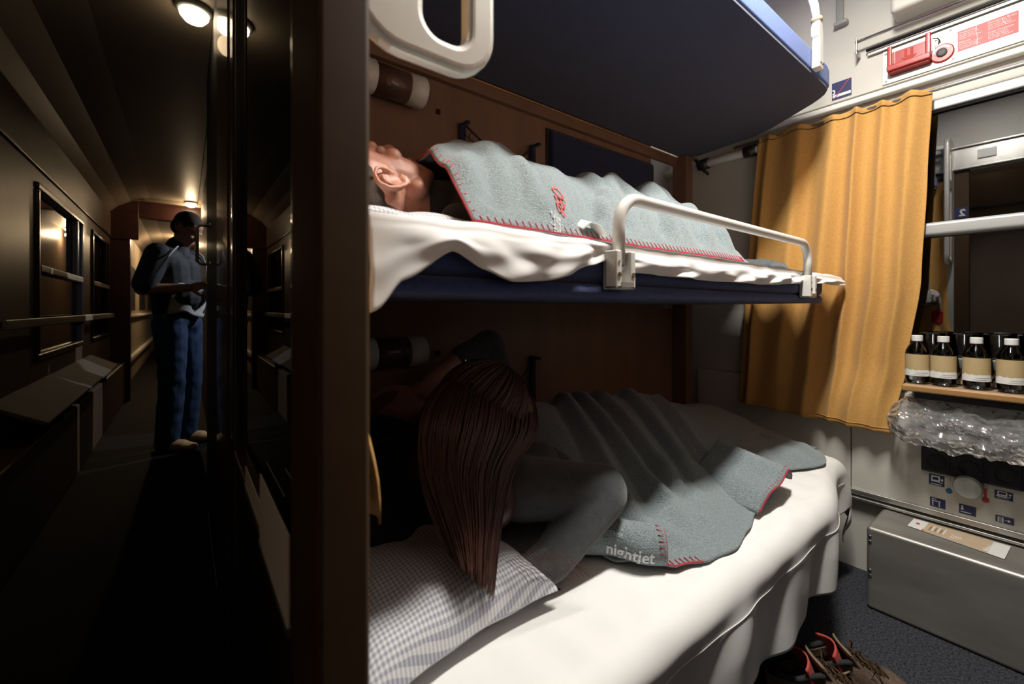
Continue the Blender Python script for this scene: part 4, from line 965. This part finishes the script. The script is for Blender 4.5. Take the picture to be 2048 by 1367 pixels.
# ---- person propped on the lower bunk, face down under long hair
LM = LZ + .012
pw = thing('person', (.8, .8, LM), 'person with long reddish hair propped on an elbow on the lower bunk, dark clothes', 'person')
WH = (.485, .745, .748); wf_, wu_ = (.80, -.10, -.58), (.50, -.02, .86)
b = MB(); L, Rw = head(b, WH, wf_, wu_)
b.cap((.47, .79, .70), (.56, .86, .645), .048, .058)
b.fuse(.0030, 5)
bw = b
hd = MB(); hand(hd, (.475, .998, .790), (-.80, .0, -.62), (.4, -.5, .6), 1, .45, .92); hand(hd, (.50, .615, .500), (-.9, .05, -.1), (0, -.2, 1), 1, .5, .92)
hd.cap((.60, 1.0, .868), (.475, .998, .790), .031, .024); hd.cap((.62, .62, .52), (.50, .615, .50), .032, .025)
hd.fuse(.003, 4); n0 = len(bw.v); bw.v += hd.v; bw.f += [tuple(n0 + i for i in f) for f in hd.f]
bw.cap((.56, .86, .645), (.66, .88, .62), .05, .08)
bw.build('body', 'skin_dim', pw, smooth_=True)
tp = MB()
tp.ell((.70, .90, .575), (.17, .20, .09)); tp.cap((.58, .84, .655), (.72, .92, .58), .070, .095); tp.cap((.76, .93, .570), (1.15, .95, .555), .105, .100)
tp.cap((.62, .74, .635), (.60, .70, .62), .075, .066)                    # near shoulder
tp.cap((.55, .690, .628), (.708, .605, .612), .066, .054); tp.cap((.705, .600, .606), (.56, .605, .515), .053, .040); tp.cap((.56, .605, .515), (.515, .612, .502), .040, .036)   # near arm
tp.cap((.725, .98, .69), (.690, 1.005, .895), .060, .047); tp.cap((.690, 1.005, .893), (.598, 1.0, .865), .046, .037)   # far arm with raised elbow
tp.cap((1.15, .95, .555), (1.30, .93, .56), .11, .10); tp.cap((1.25, .88, .55), (1.62, .90, .52), .078, .055); tp.cap((1.25, 1.02, .54), (1.62, 1.0, .52), .078, .055)
tp.cap((1.62, .90, .52), (1.78, .90, .505), .05, .035); tp.cap((1.62, 1.0, .52), (1.78, 1.02, .505), .05, .035)
tp.fuse(.005, 7).build('knitted_top', 'grey_knit', pw, smooth_=True)
MB().tube([(.588 + .003 * math.cos(k * math.pi / 8) * 0, 1.0 + .036 * math.cos(k * math.pi / 8), .856 + .036 * math.sin(k * math.pi / 8)) for k in range(17)], .0028, 6).build('bracelet', 'chrome', pw, smooth_=True)
# hair: a cap over the skull and some hundreds of falling strands
hc = MB(); hc.ell(L(-.016, 0, .036), (.097, .083, .098), Rw); hc.ell(L(-.04, 0, -.03), (.07, .08, .09), Rw); hc.ell(L(.03, 0, .07), (.07, .07, .055), Rw)
hc.cap((.455, .70, .74), (.475, .675, .62), .050, .045)
hc.fuse(.006, 5)
r2 = random.Random(3)
HL = [(965, 739, .84), (882, 768, .715), (842, 850, .645), (850, 960, .628), (893, 1080, .600), (915, 1130, .575)]
HR = [(985, 738, .86), (1058, 782, .73), (1072, 860, .655), (1024, 935, .632), (1000, 1030, .602), (982, 1200, .548)]
def hair_pt(t, s_, lay):
    k = s_ * 5; i_ = min(4, int(k)); f_ = k - i_
    def cr_(L_, c):
        p = [L_[max(0, i_ - 1)][c], L_[i_][c], L_[i_ + 1][c], L_[min(5, i_ + 2)][c]]
        return .5 * (2 * p[1] + (p[2] - p[0]) * f_ + (2 * p[0] - 5 * p[1] + 4 * p[2] - p[3]) * f_ ** 2 + (3 * p[1] - p[0] - 3 * p[2] + p[3]) * f_ ** 3)
    a = [cr_(HL, c) for c in range(3)]; b_ = [cr_(HR, c) for c in range(3)]
    px_, py_, yy = (lerp(a[c], b_[c], t) for c in range(3))
    bul = .035 * (1 - (2 * t - 1) ** 2) * smooth(s_ * 3) * (1 - .6 * s_)
    return P(px_, py_, Y=yy + lay - bul + .03 * (1 - smooth(s_ * 4)) * (2 * t - 1) ** 2)
for k in range(900):
    t0 = r2.random(); lay = r2.uniform(0, .035); wav = r2.uniform(0, 6.28); sp = r2.gauss(0, .07); lnn = r2.uniform(.74, 1.0) if r2.random() < .75 else r2.uniform(.5, .8); n_ = 16; pts_ = []
    clump = round(t0 * 22) / 22
    for j_ in range(n_ + 1):
        q_ = j_ / n_ * lnn; tt = lerp(t0, clump, .55 * smooth(q_ * 1.3)) + sp * q_ * q_ + .012 * math.sin(q_ * 7 + wav)
        p_ = hair_pt(tt, q_, lay * (1 - .5 * q_)); p_.z = max(p_.z, .478); pts_.append(p_)
    hc.tube(pts_, [.0021] * 10 + [.0019, .0017, .0015, .0013, .0011, .0009, .0006], 4, caps=False)
for k in range(420):     # hair lying over the crown
    al = r2.uniform(0, 6.283); e_ = r2.uniform(1.3, 1.8); rr_ = r2.uniform(1.0, 1.06)
    hc.tube([L(-.016 + .100 * rr_ * math.sin(b_) * math.cos(al + .15 * b_), .087 * rr_ * math.sin(b_) * math.sin(al + .15 * b_), .036 + .102 * rr_ * math.cos(b_)) for b_ in [lerp(.03, e_, j_ / 9) for j_ in range(10)]], .0020, 4, caps=False)
for k in range(14):      # loose wisps lying on the pillow
    x0 = .43 + .006 * k; hc.tube([(x0, .575, .575), (x0 + .008, .562, .566), (x0 + .014 + .003 * k, .550, .560 - .001 * k), (x0 + .02 + .004 * k, .540 - .002 * k, .548 - .002 * k)], .0007, 4)
hc.build('long_hair', 'hair_red', pw, smooth_=True)
# dark jacket bundled behind the head
jk = MB(); jk.ell((.33, .93, .60), (.13, .15, .12)); jk.ell((.41, .84, .64), (.10, .12, .11)); jk.ell((.30, .82, .585), (.10, .09, .07)); jk.ell((.37, .98, .66), (.10, .10, .09)); jk.ell((.50, .88, .68), (.11, .10, .09))
jk.fuse(.007, 6)
jk.v = [p + Vector((.010 * nz(p.x * 18, p.y * 18, p.z * 18), .010 * nz(p.y * 18, p.z * 18, p.x * 18 + 5), .014 * nz(p.z * 14, p.x * 14, p.y * 14 + 9))) for p in jk.v]
tag(jk.build('jacket', 'black_cloth', None, smooth_=True), 'black crumpled jacket bundled behind the long-haired person', 'jacket')

# ---- blanket of the lower bunk
def wyf(X): return interp(X, [(.60, .70), (.66, .65), (.71, .575), (.77, .482), (.84, .452), (.93, .440), (1.05, .462), (1.16, .488), (1.28, .535), (1.42, .545), (1.60, .575), (1.90, .572)])
def wh(X): return interp(X, [(.56, .19), (.66, .238), (.80, .246), (.95, .242), (1.15, .228), (1.32, .215), (1.5, .160), (1.7, .115), (1.84, .100), (1.92, .05)])
WF = [((.95, .98), (.82, .62), .024, .020), ((.90, .98), (.77, .66), -.016, .020), ((1.02, .98), (.93, .60), .022, .018), ((.985, .96), (.88, .62), -.014, .016), ((1.12, .98), (1.02, .62), .022, .022), ((1.07, .96), (.97, .62), -.014, .018),
      ((1.26, .96), (1.16, .68), .022, .024), ((1.20, .94), (1.10, .64), -.016, .020), ((1.40, .92), (1.28, .66), .016, .022), ((1.33, .90), (1.22, .68), -.012, .018), ((1.02, .66), (.92, .56), .016, .028), ((1.06, .58), (.98, .53), .010, .02), ((.80, .60), (.86, .52), .012, .02)]
WYC = .93
def wz(X, Y):
    h = wh(X); yf = wyf(X)
    if Y < WYC: s = max(0, min(1, (Y - yf) / (WYC - yf))); b_ = h * (smooth(s) * .55 + .45 * s ** 1.25)
    else: s = (Y - WYC) / (LY - .02 - WYC); b_ = h * (1 - .55 * s * s)
    k = smooth((Y - yf) / .08)
    return max(LM + .008 + b_ + ridge(X, Y, WF) * k + .006 * nz(X * 9, Y * 9, 6) * k, LM + .008)
def wblank(u, v):
    Xa = lerp(.715, 1.90, u); yf = wyf(Xa); Y = lerp(yf, LY - .03, v)
    x0 = interp(Y, [(.45, .755), (.52, .735), (.60, .705), (.68, .735), (.78, .735), (.90, .72), (1.17, .74)]); X = lerp(x0, 1.90, u)
    return Vector((X, Y, wz(X, Y)))
blw = thing('blanket', (1.25, .85, LM), 'grey fleece blanket with red stitched edge spilling across the lower bunk', 'blanket', 'grey fleece blankets')
MB().grid(wblank, 240, 140).build('fleece', 'fleece', blw, smooth_=True, solid=.006)
# turned-over corner with lettering by the elbow
def curl(u, v):
    a0 = lerp(-.5, 3.0, v); r = lerp(.046, .036, u); ax = Vector((lerp(.690, .800, u), lerp(.668, .520, u), LM + lerp(.055, .040, u)))
    out = Vector((-.62, -.70, 0)).normalized(); wv = .006 * math.sin(u * 9 + v * 3)
    return ax + out * (r * 1.15 * math.sin(a0) + .006 + wv) + Vector((0, 0, -r * math.cos(a0)))
MB().grid(curl, 40, 30).build('folded_corner', 'fleece', blw, smooth_=True, solid=.005)
def curl_txt(u0, v0, sc):
    def f(x, y):
        u = u0 + x * sc; v = v0 + y * sc * 1.6; p = curl(u, v); n = curl(u, v + .02) - p; q = curl(u + .02, v) - p; nn = q.cross(n).normalized()
        if nn.dot(Vector((-.6, -.7, .3))) < 0: nn = -nn
        return p + nn * .0042
    return f
text('white_lettering', 'nightjet', .034, curl_txt(.34, .44, 5.0), 'white_logo', blw, bold=.0006)
text('white_lettering', 'gute reise', .014, curl_txt(.25, .72, 5.0), 'grey_logo', blw)
e1 = [curl(1, k / 24) for k in range(25)]
stitches(e1, lambda i, ln: curl(.92, i / 24) + Vector((-.002, -.002, .003)), .009).build('red_stitching', 'red_thread', blw, smooth_=True)
e2 = [wblank(k / 240, 0) + Vector((0, -.002, .002)) for k in range(4, 22)]
def inw2(i, ln):
    p = e2[i]; return Vector((p.x, p.y + ln * 1.3, wz(p.x, p.y + ln * 1.3) + .005))
stitches(e2, inw2, .008).build('red_stitching', 'red_thread', blw, smooth_=True)
# arched flap with red edge towards the foot end
def flap(u, v):
    th = lerp(.0, math.pi * .93, u); X = lerp(1.165, 1.415, u) + .02 * math.sin(th); Yq = lerp(.478 + .02 * u, .66, v)
    zz = LM + .010 + .072 * math.sin(th) ** .8 * (1 + .12 * math.sin(u * 14)) + .035 * v * math.sin(th)
    return Vector((X, Yq - .022 * math.sin(th) * (1 - v), zz))
MB().grid(flap, 50, 24).build('arched_flap', 'fleece', blw, smooth_=True, solid=.006)
e3 = [flap(k / 50, 0) + Vector((0, -.002, 0)) for k in range(51)]
stitches(e3, lambda i, ln: flap(i / 50, .06) + Vector((0, -.002, .0035)), .010).build('red_stitching', 'red_thread', blw, smooth_=True)
def tail(u, v):
    X = lerp(1.42, 1.86, u); Y = lerp(.525 + .03 * math.sin(u * 7), .72, v)
    k = (max(0, 1 - (2 * u - 1) ** 6)) ** .5 * smooth(v * 3)
    return Vector((X, Y, LM + .010 + .055 * k * (1 - .5 * u) * (1 + .5 * nz(X * 12, Y * 8, 2)) + .010 * k * math.sin(u * 17)))
MB().grid(tail, 50, 26).build('rumpled_end', 'fleece', blw, smooth_=True, solid=.006)

# ---- person standing in the corridor
PX, PY = -.035, 3.92
ps = thing('person', (PX, PY, 0), 'person in jeans and dark sports shirt standing in the corridor', 'person')
F = Vector((.86, -.50, 0)).normalized(); S = Vector((.50, .86, 0)).normalized()     # facing, left side
def Q(f, s, z): return Vector((PX, PY, 0)) + F * f + S * s + Vector((0, 0, z))
b = MB(); Lp, Rp = head(b, Q(.055, 0, 1.575), (F.x * .8, F.y * .8, -.55), (F.x * .45, F.y * .45, .85))
b.cap(Q(.02, 0, 1.50), Q(-.03, 0, 1.40), .052, .06); b.cap(Q(-.03, 0, 1.38), Q(-.02, 0, 1.0), .07, .08)
for s_ in (-1, 1):
    b.cap(Q(-.02, .19 * s_, 1.36), Q(-.07, .255 * s_, 1.13), .050, .042); b.cap(Q(-.07, .255 * s_, 1.13), Q(.15, .14 * s_, 1.145), .040, .028)
    hand(b, Q(.15, .14 * s_, 1.145), F * .9 - S * (.45 * s_) + Vector((0, 0, .25)), Vector((0, 0, .4)) + S * s_ - F * .1, -s_, .55, .95)
    b.cap(Q(-.02, .09 * s_, .92), Q(.0, .10 * s_, .10), .06, .045)
b.fuse(.0045, 4).build('body', 'skin_dim', ps, smooth_=True)
hh = MB(); hh.ell(Lp(-.018, 0, .044), (.094, .079, .086), Rp); hh.ell(Lp(-.040, 0, .0), (.066, .074, .07), Rp); hh.fuse(.005, 4).build('short_hair', 'stubble_hair', ps, smooth_=True)
sh_ = MB(); sh_.cap(Q(-.035, .12, 1.335), Q(-.035, -.12, 1.335), .108, .108, (F, .95)); sh_.cap(Q(-.03, .07, 1.30), Q(-.005, .06, .99), .120, .115); sh_.cap(Q(-.03, -.07, 1.30), Q(-.005, -.06, .99), .120, .115)
sh_.ell(Q(.02, 0, 1.08), (.135, .17, .14)); sh_.cap(Q(-.02, 0, 1.40), Q(-.005, 0, 1.455), .095, .070)
for s_ in (-1, 1): sh_.cap(Q(-.025, .175 * s_, 1.375), Q(-.062, .245 * s_, 1.165), .078, .070)
sh_.fuse(.006, 7)
sho = sh_.build('sports_shirt', 'shirt', ps, smooth_=True)
for s_ in (-1, 1):
    MB().tube([Q(.055, .10 * s_, 1.44), Q(.066, .17 * s_, 1.40), Q(.055, .235 * s_, 1.33), Q(.025, .27 * s_, 1.24)], [.006, .008, .008, .006], 6, flat=.6).build('shirt_stripe', 'shirt_light', sho, smooth_=True)
MB().grid(lambda u, v: Q(.158 * math.cos(lerp(-1.15, 1.15, u)) - .018 + .012 * math.sin(u * 17 + v * 5), .195 * math.sin(lerp(-1.15, 1.15, u)), lerp(1.16, .955, v) + .02 * math.sin(u * 9)), 24, 12).build('shirt_lit_front', 'shirt_light', sho, smooth_=True, solid=.004)  # pale front: partly shirt colour, largely light painted on
jn = MB(); jn.ell(Q(-.015, 0, .92), (.118, .150, .11))
for s_ in (-1, 1): jn.cap(Q(-.005, .085 * s_, .90), Q(.02, .10 * s_, .50), .105, .078); jn.cap(Q(.02, .10 * s_, .50), Q(-.01, .105 * s_, .075), .078, .072)
jn.fuse(.007, 6); jn.v = [p + Vector((.006 * nz(p.x * 20, p.y * 20, p.z * 14), .006 * nz(p.z * 14, p.x * 20, 3), 0)) for p in jn.v]
jn.build('jeans', 'jeans', ps, smooth_=True)
for s_ in (-1, 1):
    q = MB(); q.cap(Q(-.05, .105 * s_, .050), Q(.09, .110 * s_, .042), .046, .044, ((0, 0, 1), .9)); q.cap(Q(.09, .110 * s_, .040), Q(.155, .112 * s_, .034), .044, .032, ((0, 0, 1), .8)); q.cap(Q(-.02, .105 * s_, .06), Q(-.02, .105 * s_, .10), .045, .04)
    q.fuse(.005, 5); sho_ = q.build('shoe', 'tan_shoe', ps, smooth_=True)
    MB().add([Q(f_, s_ * .11 + w__, z_) for z_ in (.001, .016) for f_, w__ in ((-.09, -.035), (.04, -.046), (.15, -.036), (.178, 0), (.15, .036), (.04, .046), (-.09, .035))], [tuple(range(6, -1, -1)), tuple(range(7, 14))] + [(i, (i + 1) % 7, 7 + (i + 1) % 7, 7 + i) for i in range(7)]).build('sole', 'shoe_dark', sho_)

# ---- hiking shoes on the floor under the lower bunk
def hiking_shoe(hx, hy, ang, label):
    o = thing('hiking_shoe', (hx, hy, 0), label, 'shoe', 'brown hiking shoes')
    ca, sa = math.cos(ang), math.sin(ang)
    W = lambda l, s_, z: Vector((hx + ca * l - sa * s_, hy + sa * l + ca * s_, z))
    def hw(l): return interp(l, [(0, .024), (.02, .034), (.06, .037), (.12, .040), (.19, .049), (.24, .043), (.275, .026), (.288, .010)])
    def top(l): return interp(l, [(0, .100), (.03, .096), (.07, .092), (.11, .104), (.14, .108), (.17, .085), (.21, .066), (.25, .056), (.288, .034)])
    def upper(u, v):
        l = lerp(.002, .286, u); a = lerp(-math.pi / 2, math.pi / 2, v) ; s_ = math.sin(a); 
        w__ = hw(l); openk = smooth((.140 - l) / .03)
        prof = abs(math.cos(a)) ** (.55 if openk < .5 else .7); z = .018 + (top(l) - .018) * prof
        ww = w__ * (abs(s_) ** .6) * (1 if s_ > 0 else -1)
        if openk > .01 and prof > .55: ww = ww + (w__ * .74 * (1 if s_ >= 0 else -1) - ww) * openk * .9
        return W(l, ww, z)
    def keep(u, v):
        l = lerp(.002, .286, u); return not (l < .135 and l > .008 and .34 < v < .66)
    MB().grid(upper, 60, 44, keep).build('upper', 'shoe_brown', o, smooth_=True, solid=.006)
    so_ = MB(); N = 30; ring = [(lerp(-.004, .293, k / N), hw(lerp(0, .288, k / N)) + .005) for k in range(N + 1)]
    poly = [(l, w__) for l, w__ in ring] + [(l, -w__) for l, w__ in reversed(ring)]
    n = len(poly); so_.add([W(l, s_, .001) for l, s_ in poly] + [W(l, s_ * .98, .022 + .006 * smooth((l - .2) / .08)) for l, s_ in poly], [tuple(range(n - 1, -1, -1)), tuple(range(n, 2 * n))] + [(i, (i + 1) % n, n + (i + 1) % n, n + i) for i in range(n)])
    so_.build('sole', 'shoe_dark', o, bevel=.003)
    # padded collar, insole, tongue
    col = []
    for k in range(25):
        t = k / 24; a = lerp(-1, 1, t); l = .128 * (abs(a) ** 1.5) + .004; col.append(W(l, (hw(max(l, .02)) * .86) * (1 if a > 0 else -1) * (1 - math.exp(-(a * 3.2) ** 2)), top(l) - .004 + .004 * abs(a)))
    MB().tube(col, .0065, 8).build('collar', 'shoe_dark', o, smooth_=True)
    MB().grid(lambda u, v: W(lerp(.012, .15, u), lerp(-.026, .026, v), .040 + .004 * u), 8, 6).build('insole', 'shoe_dark', o, smooth_=True)
    MB().grid(lambda u, v: W(lerp(.150, .118, u) + .012 * (2 * v - 1) ** 2, lerp(-.033, .033, v) * (1 + .15 * u), lerp(.078, .132, u) - .010 * (2 * v - 1) ** 2 * u), 12, 14).build('tongue', 'shoe_brown', o, smooth_=True, solid=.006)
    MB().grid(lambda u, v: W(lerp(.140, .108, u) - .022 * (2 * v - 1) ** 2, lerp(-.036, .036, v) * (1 + .10 * u), lerp(.052, .131, u) - .010 * (2 * v - 1) ** 2 * u), 12, 14).build('red_lining', 'shoe_red', o, smooth_=True, solid=.004)
    MB().tube([W(.118 + .012 * (2 * k / 12 - 1) ** 2, lerp(-.037, .037, k / 12), .1335 - .010 * (2 * k / 12 - 1) ** 2) for k in range(13)], .0028, 8).build('red_piping', 'shoe_trim', o, smooth_=True)
    for s_ in (-1, 1):
        MB().tube([W(l, s_ * (hw(l) * .93 + .002), z_) for l, z_ in ((.012, .084), (.05, .062), (.09, .066), (.125, .088))], [.002, .005, .006, .002], 8, flat=.5).build('trim_strip', 'shoe_trim', o, smooth_=True)
    lc = MB()
    for k in range(5):
        l = .150 + .016 * k; z_ = top(l) + .008; lc.tube([W(l, -.022, z_ - .005), W(l + .004, 0, z_ + .003), W(l + .010, .022, z_ - .005)], .0021, 6); lc.tube([W(l, .022, z_ - .005), W(l + .004, 0, z_ + .004), W(l + .010, -.022, z_ - .005)], .0021, 6)
    for s_ in (-1, 1): lc.tube([W(.150, s_ * .004, .108), W(.160, s_ * .026, .122), W(.180, s_ * .046, .100), W(.172, s_ * .040, .070), W(.155, s_ * .016, .100)], .0019, 6); lc.tube([W(.150, 0, .108), W(.19, s_ * .03, .090), W(.21, s_ * .055, .040), W(.24, s_ * .060, .008)], .0019, 6)
    lc.build('laces', 'dark_brown', o, smooth_=True)
    return o
hiking_shoe(1.160, .470, -.74, 'brown hiking shoe with red lining nearest the hanging sheet')
hiking_shoe(1.268, .446, -.80, 'brown hiking shoe with red lining farther along the bunk')
# red bag added inside by the door post to give the window's red reflection
rb = thing('red_reflection_bag', (.150, .50, .86), 'small red bag added inside by the door post for the window reflection', 'bag')
MB().box(.131, .152, .470, .555, .90, .985).build('pouch', 'red_plastic', rb, bevel=.008, seg=3)
MB().tube([(.141, .485, .985), (.138, .49, 1.0), (.138, .535, 1.0), (.141, .54, .985)], .003, 6).build('loop', 'black', rb, smooth_=True)
